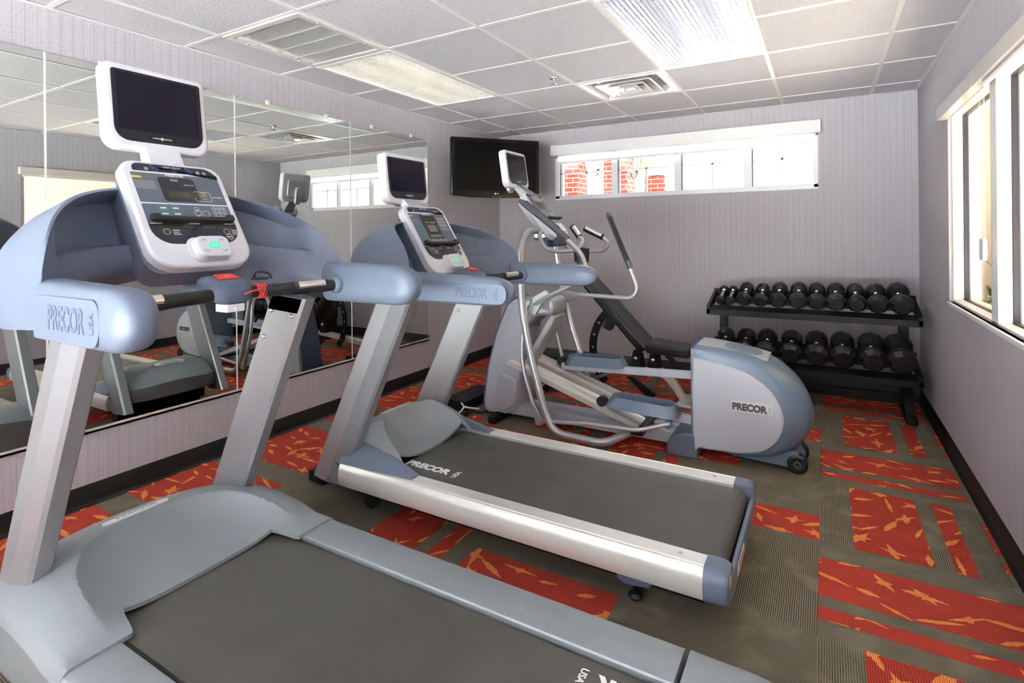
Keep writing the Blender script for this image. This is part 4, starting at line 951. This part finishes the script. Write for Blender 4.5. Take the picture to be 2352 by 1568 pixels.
# ================================================================== ELLIPTICAL
def elliptical():
    p = thing('elliptical_trainer', (-1.1, 3.3, 0), 'silver elliptical cross trainer with two blue foot pedals and a big rounded drive housing', 'elliptical trainer')
    # drive housing
    out = [(-.664, .10), (-.664, .60), (-.655, .625), (-.62, .640), (-.45, .628), (-.32, .605), (-.215, .555), (-.13, .48), (-.075, .39), (-.055, .30), (-.07, .22), (-.12, .14), (-.20, .085), (-.32, .062), (-.62, .062), (-.65, .075)]
    def smoothc(pts, k=6):
        n = len(pts); r = []
        for i in range(n):
            p0, p1, p2, p3 = [Vector(pts[(i + q) % n]) for q in (-1, 0, 1, 2)]
            for j in range(k):
                t = j / k; r.append(.5 * ((2 * p1) + (-p0 + p2) * t + (2 * p0 - 5 * p1 + 4 * p2 - p3) * t * t + (-p0 + 3 * p1 - 3 * p2 + p3) * t ** 3))
        return r
    oc = smoothc(out, 4); cx, cz = -.42, .33
    def sc_(k, kx=None, dx=0): kx = kx or k; return [(-.664 + (a - -.664) * kx + dx, cz + (b_ - cz) * k) for a, b_ in oc]
    secs = []
    for y, k, kx in ((3.155, .955, .80), (3.165, .975, .86), (3.19, .99, .93), (3.23, 1, .975), (3.30, 1, 1), (3.38, 1, .985), (3.42, .99, .94), (3.45, .97, .87), (3.462, .94, .8)):
        secs.append([(a, y, b_) for a, b_ in sc_(k, kx)])
    h = MB().loft(secs).obj('drive_housing', 'drumblue', p, smooth=60)
    for y, s in ((3.1555, 1), (3.4615, -1)):
        pan = [(-.652, .085), (-.652, .56), (-.640, .572), (-.50, .552), (-.39, .525), (-.30, .475), (-.235, .41), (-.197, .32), (-.20, .24), (-.235, .165), (-.30, .11), (-.40, .080), (-.52, .072), (-.62, .070)]
        pc = smoothc(pan, 4); ccx, ccz = -.45, .32
        MB().loft([[(a, y, b_) for a, b_ in pc], [(a, y - s * .010, b_) for a, b_ in pc], [(ccx + (a - ccx) * .96, y - s * .016, ccz + (b_ - ccz) * .96) for a, b_ in pc]]).obj('side_panel', 'drumwhite', h, smooth=30)
    secs = []
    for i in range(9):
        t = i / 8; x = lerp(-.635, -.27, t); z = .6395 - .052 * t ** 1.6 + .004; hw = .112 * (1 - .25 * max(0, abs(t - .45) * 2 - .5) ** 2)
        secs.append([(x, 3.308 - hw, z - .012), (x, 3.308 - hw * .93, z), (x, 3.308 + hw * .93, z), (x, 3.308 + hw, z - .012)])
    MB().loft(secs).obj('top_panel', 'coverlight', h, smooth=30)
    MB().loft([[(a, y, b_) for a, b_ in ((-.30, .10), (-.14, .12), (-.10, .06), (-.15, .025), (-.45, .035), (-.55, .06))] for y in (3.21, 3.40)]).obj('wheel_bracket', 'drumblue', p, bevel=.004)
    MB().lathe([(-.12, .017), (.12, .017)], (-.135, 3.32, .052), (0, 1, 0), 20).obj('axle', 'chrome', p)
    for y in (3.225, 3.415): MB().lathe([(-.022, .042), (-.018, .05), (.018, .05), (.022, .042), (.023, .03), (.02, .012), (.026, .011)], (-.135, y, .052), (0, -1, 0), 28).obj('transport_wheel', 'rubber2', p)
    fb = frame((-.345, 3.1385, .335), (1, 0, 0), (0, 0, 1)); fb = fb @ Matrix.Rotation(R(0), 4, 'Z')
    bd = MB().plate(rrect(-.105, .105, -.031, .031, .014), .004, fb).obj('badge', 'badge', p, bevel=.0015)
    text('badge_letters', 'PRECOR', fb @ Matrix.Translation((-.014, -.001, .0044)), .050, 'badgeink', bd, bold=.0028, sx=.9, extrude=.0006)
    text('badge_letters', 'USA', fb @ Matrix.Translation((.086, 0, .0044)) @ Matrix.Rotation(PI / 2, 4, 'Z'), .017, 'greyink', bd, extrude=.0005)
    # base
    MB().box(-1.97, -.70, 3.225, 3.285, .035, .105).box(-1.97, -.70, 3.345, 3.405, .035, .105).box(-1.9, -.72, 3.29, 3.34, .03, .06).obj('base_rail', 'drumwhite', p, bevel=.004)
    MB().loft([[(x, y, z) for x, z in ((-.80, .0), (-.80, .07), (-.775, .115), (-.70, .14), (-.63, .14), (-.63, 0))] for y in (3.14, 3.48)]).obj('rear_foot', 'drumblue', p, bevel=.01)
    MB().box(-1.99, -1.93, 3.08, 3.55, 0, .05).obj('front_foot', 'blackpaint', p, bevel=.008)
    # front tower
    tw = [(-2.08, .045), (-2.085, .10), (-2.05, .34), (-1.975, .60), (-1.885, .80), (-1.84, .835), (-1.80, .83), (-1.745, .62), (-1.79, .42), (-1.80, .18), (-1.845, .07), (-1.93, .035), (-2.05, .03)]
    secs = []
    for y, k in ((3.185, .955), (3.195, .985), (3.215, 1), (3.40, 1), (3.42, .985), (3.43, .955)): secs.append([(-1.92 + (a + 1.92) * k, y, .43 + (b_ - .43) * k) for a, b_ in tw])
    t = MB().loft(secs).obj('front_tower', 'drumwhite', p, smooth=40)
    MB().loft([[(x, y, z) for x, z in ((-2.098, .05), (-2.10, .12), (-2.065, .34), (-1.99, .60), (-1.895, .815), (-1.85, .85), (-1.84, .838), (-1.885, .80), (-1.975, .60), (-2.05, .34), (-2.085, .10), (-2.08, .045))] for y in (3.20, 3.415)]).obj('tower_front_strip', 'plastic_dk', t, smooth=40)
    MB().loft([[(-1.93 + (a + 1.93) * k, y, .25 + (b_ - .25) * k) for a, b_ in ((-1.975, .09), (-1.955, .30), (-1.93, .33), (-1.82, .31), (-1.80, .28), (-1.82, .12), (-1.90, .07), (-1.95, .07))] for y, k in ((3.186, 1), (3.165, .97), (3.155, .88))]).obj('tower_side_box', 'drumwhite', t, smooth=40, bevel=.004)
    hd = [(-1.80, .56), (-1.86, .70), (-1.875, .79), (-1.84, .83), (-1.70, .85), (-1.575, .855), (-1.548, .84), (-1.545, .765), (-1.57, .745), (-1.67, .73), (-1.74, .66)]
    MB().loft([[(x, y, z) for x, z in hd] for y in (3.19, 3.42)]).obj('tower_head', 'coverlight', p, bevel=.02, seg=3)
    MB().loft([[(x, y, z) for x, z in ((-1.575, .745), (-1.63, .66), (-1.72, .52), (-1.79, .38), (-1.775, .36), (-1.68, .50), (-1.58, .65), (-1.545, .73))] for y in (3.22, 3.39)]).obj('tower_inner_strut', 'coverlight', p, bevel=.008)
    MB().lathe([(-.24, .018), (.24, .018)], (-1.63, 3.305, .80), (0, 1, 0), 20).obj('pivot_shaft', 'chrome', p)
    # ramp (two channels)
    x0, z0, x1, z1 = -1.86, .415, -.965, .125
    d = Vector((x1 - x0, 0, z1 - z0)).normalized(); nn = Vector((-d[2], 0, d[0]))
    for yc in (3.20, 3.42):
        pf = [(-.072, -.012), (-.072, .020), (-.060, .024), (-.052, .018), (-.046, .010), (-.020, .010), (-.016, .016), (.016, .016), (.020, .010), (.046, .010), (.052, .018), (.060, .024), (.072, .020), (.072, -.012)]
        MB().loft([[Vector(o_) + nn * b_ + Vector((0, yc + a, 0)) for a, b_ in pf] for o_ in ((x0, 0, z0), (x1, 0, z1))]).obj('roller_ramp', 'alu', p, smooth=25)
    MB().box(-1.0, -.93, 3.10, 3.52, .09, .125).obj('ramp_end', 'rubber', p, bevel=.003)
    # pedals: (x0,z0) front end, (x1,z1) rear end, y centre
    def pedal(xa, za, xb, zb, yc, ya, xd, zd):
        n = 40; d = Vector((xb - xa, 0, zb - za)); L_ = d.length; d.normalize(); up_ = Vector((-d[2], 0, d[0])); o_ = Vector((xa, yc, za))
        def rg(ins, h, k=0): return [o_ + d * u + Vector((0, v, 0)) + up_ * h for u, v in rrect(ins * 1.2, L_ - ins, -.083 + ins, .083 - ins, .055, 8)]
        b = MB().loft([rg(-.006, 0), rg(-.002, .012), rg(.018, .062), rg(.026, .062), rg(.030, .02), rg(.05, .018)]).obj('foot_pedal', 'drumblue', p, smooth=40)
        MB().loft([rg(.031, .0185), rg(.031, .0205)]).obj('foot_pad', 'panel', b)
        a0 = o_ + d * (-.015) + up_ * -.03; MB().box(0, 0, 0, 0, 0, 0)
        q0, q1 = Vector((xa - .03, ya, za - .018)), Vector((xd, ya, zd)); hh = .022
        MB().loft([[q + Vector((0, a, b_)) for a, b_ in ((-.022, -hh), (.022, -hh), (.022, hh), (-.022, hh))] for q in (q0, q1)]).obj('pedal_arm', 'drumwhite', p, bevel=.003)
        MB().lathe([(-.02, .031), (.02, .031), (.021, .02)], (xa - .045, yc, za + .008), (0, 1, 0), 24).obj('ramp_roller', 'rubber2', p)
        e = o_ + d * (L_ - .03) + up_ * -.03
        MB().lathe([(-.012, .022), (.012, .022), (.014, .01)], (e[0] - .01, yc - .075 if yc < 3.3 else yc + .0, e[2] + .0), (0, -1, 0), 20).obj('rod_end', 'drumblue', p)
        return e
    pedal(-1.135, .252, -.725, .238, 3.115, 3.185, -.64, .205)
    pedal(-1.560, .378, -1.145, .395, 3.455, 3.43, -.64, .405)
    # fixed frame tubes
    for s, yb in ((-1, 3.0), (1, 3.6)):
        dx = 0 if s < 0 else -.0
        if s < 0: pts = [(-1.62, 3.27, 1.305), (-1.655, 3.05, 1.30), (-1.672, 3.0, 1.20), (-1.672, 3.0, .83), (-1.622, 3.0, .557), (-1.525, 3.0, .20), (-1.455, 3.0, .055), (-1.13, 3.0, .045), (-1.03, 3.10, .09), (-.97, 3.24, .09)]
        else: pts = [(-1.64, 3.33, 1.305), (-1.69, 3.52, 1.32), (-1.725, 3.6, 1.25), (-1.67, 3.6, .93), (-1.603, 3.6, .636), (-1.50, 3.6, .333), (-1.42, 3.6, .06), (-1.13, 3.6, .045), (-1.03, 3.5, .09), (-.97, 3.38, .09)]
        MB().tube(pts, .0235, 20, fillet=.11).obj('frame_tube', 'tube', p)
    MB().box(-1.70, -1.56, 3.2, 3.41, 1.235, 1.31).obj('console_mount', 'tube', p, bevel=.02, seg=3)
    MB().loft([[(x, y, z) for x, z in ((-1.65, 1.24), (-1.60, 1.19), (-1.52, 1.20), (-1.50, 1.27), (-1.6, 1.33))] for y in (3.22, 3.38)]).obj('mount_cover', 'plastic_dk', p, bevel=.01)
    # moving handles
    MB().tube([(-1.40, 3.0, 1.285), (-1.247, 3.0, 1.145), (-1.232, 3.0, 1.03), (-1.33, 3.0, .965), (-1.50, 3.03, .885), (-1.615, 3.06, .825)], .0155, 16, fillet=.06).obj('moving_handle', 'tube', p)
    MB().tube([(-1.672, 2.99, 1.493), (-1.645, 2.993, 1.475), (-1.40, 3.0, 1.287), (-1.345, 3.0, 1.245)], [.012, .0205, .0205, .0195], 20).obj('handle_grip', 'gripgrey', p)
    MB().tube([(-1.635, 3.0 + .004, 1.480), (-1.41, 3.004, 1.308)], .0135, 16).obj('grip_sleeve', 'rubber', p)
    MB().loft([[(x, y, z) for x, z in ((-1.66, .775), (-1.60, .76), (-1.55, .84), (-1.50, .90), (-1.53, .925), (-1.63, .87))] for y in (3.045, 3.075)]).obj('handle_bracket', 'coverlight', p, bevel=.004)
    MB().lathe([(-.03, .03), (.03, .03), (.033, .02)], (-1.63, 3.08, .80), (0, -1, 0), 24).obj('pivot_hub', 'plastic_dk', p)
    MB().tube([(-1.64, 3.07, .78), (-1.672, 3.01, .66), (-1.675, 3.0, .45), (-1.60, 3.0, .22), (-1.565, 3.0, .15)], .0145, 16, fillet=.1).obj('swing_arm', 'tube', p)
    MB().plate([(-1.60, .22), (-1.585, .22), (-1.525, .13), (-1.525, .095), (-1.555, .085), (-1.575, .09)], .03, frame((0, 3.015, 0), (1, 0, 0), (0, 0, 1))).obj('swing_arm_end', 'tube', p, bevel=.004)
    MB().tube([(-1.54, 3.0, .112), (-1.20, 3.0, .150), (-.93, 3.01, .155), (-.80, 3.03, .20), (-.755, 3.035, .215)], .0125, 14, fillet=.05).obj('link_rod', 'tube', p)
    MB().tube([(-1.165, 3.62, 1.05), (-1.108, 3.62, .892), (-1.15, 3.62, .83), (-1.56, 3.61, .838)], .0155, 16, fillet=.07).obj('moving_handle', 'tube', p)
    MB().tube([(-1.318, 3.62, 1.425), (-1.31, 3.62, 1.405), (-1.165, 3.62, 1.055), (-1.16, 3.62, 1.035)], [.012, .0205, .0205, .017], 20).obj('handle_grip', 'gripgrey', p)
    MB().tube([(-1.300, 3.612, 1.395), (-1.175, 3.612, 1.09)], .0145, 16).obj('grip_sleeve', 'rubber', p)
    MB().loft([[(x, y, z) for x, z in ((-1.78, .82), (-1.72, .86), (-1.60, .865), (-1.54, .855), (-1.54, .822), (-1.62, .78), (-1.68, .72), (-1.70, .76))] for y in (3.56, 3.60)]).obj('handle_bracket', 'coverlight', p, bevel=.004)
    MB().tube([(-1.70, 3.56, .77), (-1.73, 3.6, .6), (-1.65, 3.6, .3), (-1.50, 3.6, .20)], .0145, 16, fillet=.1).obj('swing_arm', 'tube', p)
    MB().tube([(-1.50, 3.6, .20), (-1.36, 3.585, .285), (-1.22, 3.56, .34), (-1.17, 3.53, .375)], .0125, 14, fillet=.05).obj('link_rod', 'drumblue', p)
    # fixed heart-rate loops
    MB().tube([(-1.61, 3.22, 1.30), (-1.60, 3.10, 1.28), (-1.54, 3.07, 1.19), (-1.46, 3.07, 1.165), (-1.33, 3.10, 1.175), (-1.30, 3.13, 1.235), (-1.345, 3.15, 1.265)], .0135, 14, fillet=.05).obj('fixed_handle', 'tube', p)
    MB().tube([(-1.335, 3.15, 1.258), (-1.39, 3.165, 1.325)], .0195, 18).obj('pulse_grip', 'rubber', p)
    MB().tube([(-1.330, 3.138, 1.268), (-1.375, 3.150, 1.322)], .0145, 16).obj('pulse_sensor', 'alubright', p)
    MB().tube([(-1.60, 3.40, 1.27), (-1.56, 3.47, 1.17), (-1.42, 3.48, 1.155), (-1.30, 3.50, 1.16), (-1.265, 3.50, 1.22), (-1.31, 3.48, 1.255)], .0135, 14, fillet=.05).obj('fixed_handle', 'tube', p)
    MB().tube([(-1.30, 3.48, 1.25), (-1.43, 3.46, 1.315)], .0195, 18).obj('pulse_grip', 'rubber', p)
    MB().tube([(-1.31, 3.47, 1.262), (-1.42, 3.453, 1.318)], .0145, 16).obj('pulse_sensor', 'alubright', p)
    MB().lathe([(-.085, .030), (-.08, .035), (-.03, .033), (-.025, .05), (.06, .056), (.065, .056), (.065, .05), (-.02, .045)], (-1.455, 3.47, 1.11), (0, 0, 1), 24).obj('bottle_holder', 'rubber2', p)
    MB().box(-1.475, -1.435, 3.44, 3.5, 1.15, 1.185).obj('holder_clamp', 'rubber2', p, bevel=.004)
    # console + monitor
    xt, zt, xb_, zb_ = -1.745, 1.565, -1.515, 1.265
    L_ = math.hypot(xt - xb_, zt - zb_); fr = frame((xb_, 3.3, zb_), (0, 1, 0), (xt - xb_, 0, zt - zb_))
    b = MB().plate(rrect(-.135, .135, 0, L_, [.05, .05, .045, .045], 8), .05, fr, -.055).obj('console_body', 'white', p, bevel=.009)
    mk = lambda out, mt, nm, th=.0012, z=-.0052: MB().plate(out, th, fr, z).obj(nm, mt, b)
    mk(rrect(-.112, .115, L_ * .88, L_ * .965, [.003, .003, .03, .015]), 'panelblack', 'entertainment_panel'); mk(rrect(-.115, .118, L_ * .30, L_ * .865, .004), 'panel', 'upper_panel')
    mk(rrect(-.05, .05, L_ * .62, L_ * .82, .004), 'panelblack', 'display_window', .0018)
    f2 = fr @ Matrix.Translation((0, 0, -.0036)); mb = MB()
    for i in range(3):
        for j in range(3): ring(mb, f2, .055 + .019 * i, L_ * .52 - .019 * j, .007, .0014, 14)
    for i in range(2):
        for j in range(3): rring(mb, f2, -.105 + .03 * i, -.08 + .03 * i, L_ * .5 - .024 * j, L_ * .5 + .016 - .024 * j, .006, .0014)
    for u in (-.06, -.03, .03, .06): ring(mb, f2, u, L_ * .92, .008, .0018, 16)
    mb.obj('key_outlines', 'ink', b)
    t = MB().plate(rrect(-.10, .10, 0, .012, .002), .03, fr @ Matrix.Translation((0, L_ * .34, .01))).obj('reading_rack', 'rubber', b, bevel=.002)
    MB().loft([[fr @ Vector((u, v, -.004)) for u, v in rrect(-.05, .05, .01, .085, .018)], [fr @ Vector((u, v, .03)) for u, v in rrect(-.042, .042, .018, .075, .014)]]).obj('keypad', 'white', b, bevel=.003)
    MB().lathe([(-.006, .012), (.006, .012)], fr @ Vector((0, -.012, -.02)), fr.to_3x3() @ Vector((1, 0, 0)), 16).obj('hinge', 'tube', b)
    MB().loft([[fr @ Vector((u * k, v, z)) for u, v in ((-.11, L_ * .25), (.11, L_ * .25), (.11, L_ * .95), (-.11, L_ * .95))] for k, z in ((1, -.05), (.7, -.11))]).obj('console_back', 'white', p, bevel=.01)
    fm = frame((-1.845, 3.3, 1.60), (0, 1, 0), (-math.sin(R(8)), 0, math.cos(R(8))))
    screen_monitor(p, None, .30, .262, fm)
    MB().plate(rrect(-.1, .1, .05, .2, .02), .012, fm, -.064).plate(rrect(-.03, .03, -.02, .14, .03), .03, fm, -.09).obj('monitor_back_shell', 'badge', p, bevel=.004)
    MB().loft([[(-1.90, 3.255, 1.63), (-1.855, 3.255, 1.63), (-1.855, 3.345, 1.63), (-1.90, 3.345, 1.63)], [(-1.83, 3.25, 1.55), (-1.76, 3.25, 1.57), (-1.76, 3.35, 1.57), (-1.83, 3.35, 1.55)], [(-1.77, 3.24, 1.46), (-1.69, 3.24, 1.50), (-1.69, 3.36, 1.50), (-1.77, 3.36, 1.46)]]).obj('monitor_neck', 'coverlight', p, bevel=.008)
elliptical()

# ================================================================== BENCH
def bench():
    p = thing('weight_bench', (-1.35, 4.17, 0), 'adjustable black padded weight bench behind the elliptical trainer, backrest raised', 'weight bench')
    yc = 4.17
    def pad(nm, xa, za, xb, zb, wa, wb, th):
        d = Vector((xb - xa, 0, zb - za)); L_ = d.length; fr = frame((xa, yc, za), d, (0, 1, 0))
        out = [(u, v * lerp(wa, wb, u / L_)) for u, v in rrect(0, L_, -1, 1, .0001, 1)]
        a = lambda k, ins: [fr @ Vector((lerp(ins, L_ - ins, t), s * (lerp(wa, wb, t) - ins), k)) for t, s in ((0, -1), (1, -1), (1, 1), (0, 1))]
        return MB().loft([a(0, .006), a(th, .0)]).obj(nm, 'vinyl', p, bevel=.022, seg=4)
    pad('back_pad', -1.222, .355, -1.745, .905, .145, .13, -.075)
    pad('seat_pad', -1.19, .368, -.86, .348, .14, .115, .078)
    MB().loft([[(x, y, z) for x, z in ((-1.93, .16), (-1.10, .235), (-1.02, .20), (-.955, .10), (-.90, .0), (-.945, .0), (-1.0, .085), (-1.07, .165), (-1.14, .185), (-1.93, .11))] for y in (yc - .035, yc + .035)]).obj('main_beam', 'alu', p, bevel=.004)
    MB().box(-.96, -.84, yc - .16, yc + .16, 0, .022).obj('front_foot', 'badge', p, bevel=.006)
    MB().tube([(-1.94, yc - .3, .045), (-1.94, yc + .3, .045)], .03, 16).obj('rear_foot', 'blackpaint', p)
    MB().box(-1.97, -1.91, yc - .035, yc + .035, .03, .16).obj('rear_post', 'alu', p, bevel=.003)
    for x, z in ((-1.285, .30), (-1.15, .30)):
        MB().loft([[(x + a, y, b_) for a, b_ in ((-.05, .21), (.05, .21), (.035, .33), (-.02, .36))] for y in (yc - .05, yc + .05)]).obj('pivot_bracket', 'blackpaint', p, bevel=.003)
        MB().lathe([(0, .019), (.008, .018), (.012, .01)], (x, yc - .05, z), (0, -1, 0), 20).obj('pivot_bolt', 'steel', p)
    MB().tube([(-1.06, yc, .34), (-1.0, yc, .30), (-.93, yc, .20)], .016, 12, fillet=.05).obj('seat_support', 'blackpaint', p)
    # curved ladder
    r, cx, cz = .40, -1.235, .36; secs = []
    for i in range(21):
        a = R(lerp(132, 222, i / 20)); nrm = (math.cos(a), math.sin(a))
        secs.append([(cx + nrm[0] * q, y, cz + nrm[1] * q) for q, y in ((r - .03, yc - .06), (r + .03, yc - .06), (r + .03, yc - .045), (r - .03, yc - .045))])
    l = MB().loft(secs).obj('adjustment_arc', 'blackpaint', p, smooth=40)
    for i in range(5):
        a = R(lerp(150, 210, i / 4)); MB().lathe([(0, .009), (.002, .008)], (cx + r * math.cos(a), yc - .06, cz + r * math.sin(a)), (0, -1, 0), 12).obj('arc_hole', 'badge', l)
    MB().loft([[(x, y, z) for x, z in ((-1.50, .62), (-1.44, .60), (-1.49, .50), (-1.55, .53))] for y in (yc - .07, yc + .02)]).obj('arc_catch', 'blackpaint', p, bevel=.006)
    MB().loft([[(x, y, z) for x, z in ((-1.36, .16), (-1.30, .16), (-1.12, .045), (-1.15, .01), (-1.20, .02))] for y in (yc - .07, yc - .05)]).obj('lower_plate', 'blackpaint', p, bevel=.006)
bench()

# ================================================================== RACK + DUMBBELLS
def rack():
    p = thing('dumbbell_rack', (-.125, 4.62, 0), 'black two-shelf steel dumbbell rack against the back wall', 'rack')
    for (z0, z1, ya, yb) in ((.675, .765, 4.40, 4.70), (.274, .362, 4.40, 4.70)):
        for y, z in ((ya, z0), (yb - .055, z1 - .02)):
            # angle-iron saddles
            MB().loft([[(x, y + a, z + b_) for a, b_ in ((0, -.035), (.004, -.035), (.004, .0), (.10, .028), (.10, .032), (0, .008))] for x in (-.80, .555)]).obj('shelf_rail', 'blackpaint', p, smooth=0)
        MB().box(-.80, .555, yb + .035, yb + .04, z1 - .02, z1 + .05).obj('back_lip', 'blackpaint', p, smooth=0)
        for x in (-.79, .54): MB().loft([[(xx, y, z) for y, z in ((ya, z0 - .03), (ya, z0 + .035), (yb + .04, z1 + .035), (yb + .04, z1 - .04))] for xx in (x - .012, x + .012)]).obj('end_plate', 'blackpaint', p, bevel=.002)
    for x in (-.735, .485):
        MB().loft([[(xx, y, z) for y, z in ((4.70, .02), (4.77, .02), (4.85, .74), (4.79, .74))] for xx in (x - .03, x + .03)]).obj('upright', 'blackpaint', p, bevel=.003)
        MB().box(x - .032, x + .032, 4.36, 4.86, 0, .045).obj('floor_foot', 'blackpaint', p, bevel=.004)
        MB().loft([[(xx, y, z) for y, z in ((4.44, .03), (4.50, .03), (4.70, .30), (4.64, .30))] for xx in (x - .03, x + .03)]).obj('leg_brace', 'blackpaint', p, bevel=.003)
    MB().box(-.70, .45, 4.66, 4.70, .06, .12).obj('crossbar', 'blackpaint', p, smooth=0)
rack()
def dumbbell(x, r, z0, z1, label, grp, lx=.0):
    y0, y1 = 4.47, 4.68
    L_ = .05 + r * .55
    c0, c1 = Vector((x, y0, z0)), Vector((x + lx, y1, z1)); ax = (c1 - c0).normalized()
    p = thing('dumbbell', ((c0 + c1) / 2)[:], label, 'dumbbell', grp)
    MB().lathe([(0, .0125), ((c1 - c0).length * .35, .0145), ((c1 - c0).length * .5, .016), ((c1 - c0).length * .65, .0145), ((c1 - c0).length, .0125)], c0, ax, 16).obj('handle', 'chrome', p)
    side = ax.cross(Vector((0, 0, 1))).normalized(); upv = side.cross(ax)
    for c, s in ((c0, -1), (c1, 1)):
        def rg(h, k): return [c + ax * (s * h) + (side * math.cos(a) + upv * math.sin(a)) * (k * r / math.cos(PI / 10)) for a in [2 * PI * j / 10 + PI / 10 for j in range(10)]]
        hd = MB().loft([rg(-r * .68, .70), rg(-r * .28, 1), rg(r * .28, 1), rg(r * .68, .70)]).obj('head', 'rubber2', p, smooth=0, bevel=.0012)
        MB().lathe([(0, .021), (-s * .012, .017)], c - ax * (s * r * .61), ax * 1, 16).obj('collar', 'chrome', hd)
ORD = ['first', 'second', 'third', 'fourth', 'fifth', 'sixth', 'seventh', 'eighth', 'ninth', 'tenth', 'eleventh']
xs1 = [-.712, -.643, -.543, -.424, -.305, -.174, -.054, .067, .19, .313, .445]
rs1 = [.034, .034, .051, .049, .054, .0575, .057, .0595, .058, .0615, .066]
for k, (x, r) in enumerate(zip(xs1, rs1)):
    sz = 'small' if k < 2 else 'medium' if k < 6 else 'large'
    dumbbell(x, r * 1.0, .714 + r, .776 + r, '%s black rubber dumbbell on the upper shelf, %s from the left' % (sz, ORD[k]), 'dumbbells on the upper shelf', 0)
xs2 = [-.70, -.548, -.395, -.226, -.061, .105, .280, .442]; rs2 = [.064, .066, .069, .071, .074, .077, .080, .083]
for k, (x, r) in enumerate(zip(xs2, rs2)):
    dumbbell(x, r * 1.0, .314 + r, .377 + r, 'large black rubber dumbbell on the lower shelf, %s from the left' % ORD[k], 'dumbbells on the lower shelf', 0)

# ================================================================== TV
def tv():
    a, b_ = Vector((-2.92, 3.96, 0)), Vector((-2.373, 4.635, 0)); c = (a + b_) / 2; ux_ = (b_ - a).normalized()
    p = thing('television', (c[0], c[1], 1.66), 'black flat-screen television mounted across the far left corner', 'television')
    fr = frame((c[0], c[1], 1.637), ux_, (0, 0, 1)); w_ = (b_ - a).length; h = .536
    out = [(-w_ / 2 + .004, 0.004), (-w_ * .3, -.012), (0, -.017), (w_ * .3, -.012), (w_ / 2 - .004, .004), (w_ / 2, .012), (w_ / 2, h - .006), (w_ / 2 - .006, h), (-w_ / 2 + .006, h), (-w_ / 2, h - .006), (-w_ / 2, .012)]
    hs = MB().plate(out, .05, fr, -.05).obj('tv_housing', 'tvblack', p, bevel=.006)
    MB().plate(rrect(-w_ / 2 + .035, w_ / 2 - .035, .05, h - .032, .002), .001, fr, .0).obj('tv_screen', 'tvscreen', hs)
    MB().lathe([(0, .008), (.001, .008)], fr @ Vector((-.016, .023, 0)), fr.to_3x3() @ Vector((0, 0, 1)), 18).obj('logo_dot', 'badge', hs)
    text('brand_letters', 'LG', fr @ Matrix.Translation((.006, .023, .001)), .017, 'badge', hs, bold=.0004, extrude=.0003)
    MB().plate(rrect(-.05, .05, -.008, -.005, .001), .001, fr, .0005).obj('status_bar', 'greyink', hs)
    MB().box(-w_ / 3, w_ / 3, 0, 0, 0, 0) if 0 else None
    m1 = fr @ Vector((0, h / 2, -.05)); m2 = Vector((XL + .012, YB - .012, 1.91))
    MB().tube([m1, (m1 + m2) / 2 + Vector((.04, 0, 0)), m2], .025, 12).plate(rrect(-.11, .11, h / 2 - .1, h / 2 + .1, .01), .02, fr, -.07).obj('wall_arm', 'blackpaint', p)
tv()

# ================================================================== small things on the floor
o = MB().box(-2.44, -2.25, 3.19, 3.62, .0, .075).obj('power_box', 'blackpaint', bevel=.006)
tag(o, 'black power strip box lying on the carpet in front of the elliptical tower', 'power box')
o = MB().tube([(-2.27, 3.17, .07), (-2.23, 3.15, .055), (-2.235, 3.11, .03), (-2.25, 3.07, .006)], .006, 10, fillet=.02).tube([(-2.24, 3.15, .055), (-2.20, 3.16, .05), (-2.13, 3.19, .045)], .006, 10).obj('power_cable', 'wirewhite')
tag(o, 'white cable coming out beside the black power box near the elliptical', 'cable')
o = MB().tube([(-2.21, 3.12, .012), (-2.18, 3.15, .03), (-2.20, 3.2, .02), (-2.14, 3.22, .012), (-2.10, 3.25, .02)], .009, 10, fillet=.02).box(-2.225, -2.185, 3.09, 3.125, 0, .035).obj('power_plug', 'wireblack')
tag(o, 'black plug and cord on the carpet at the foot of the elliptical tower', 'plug')
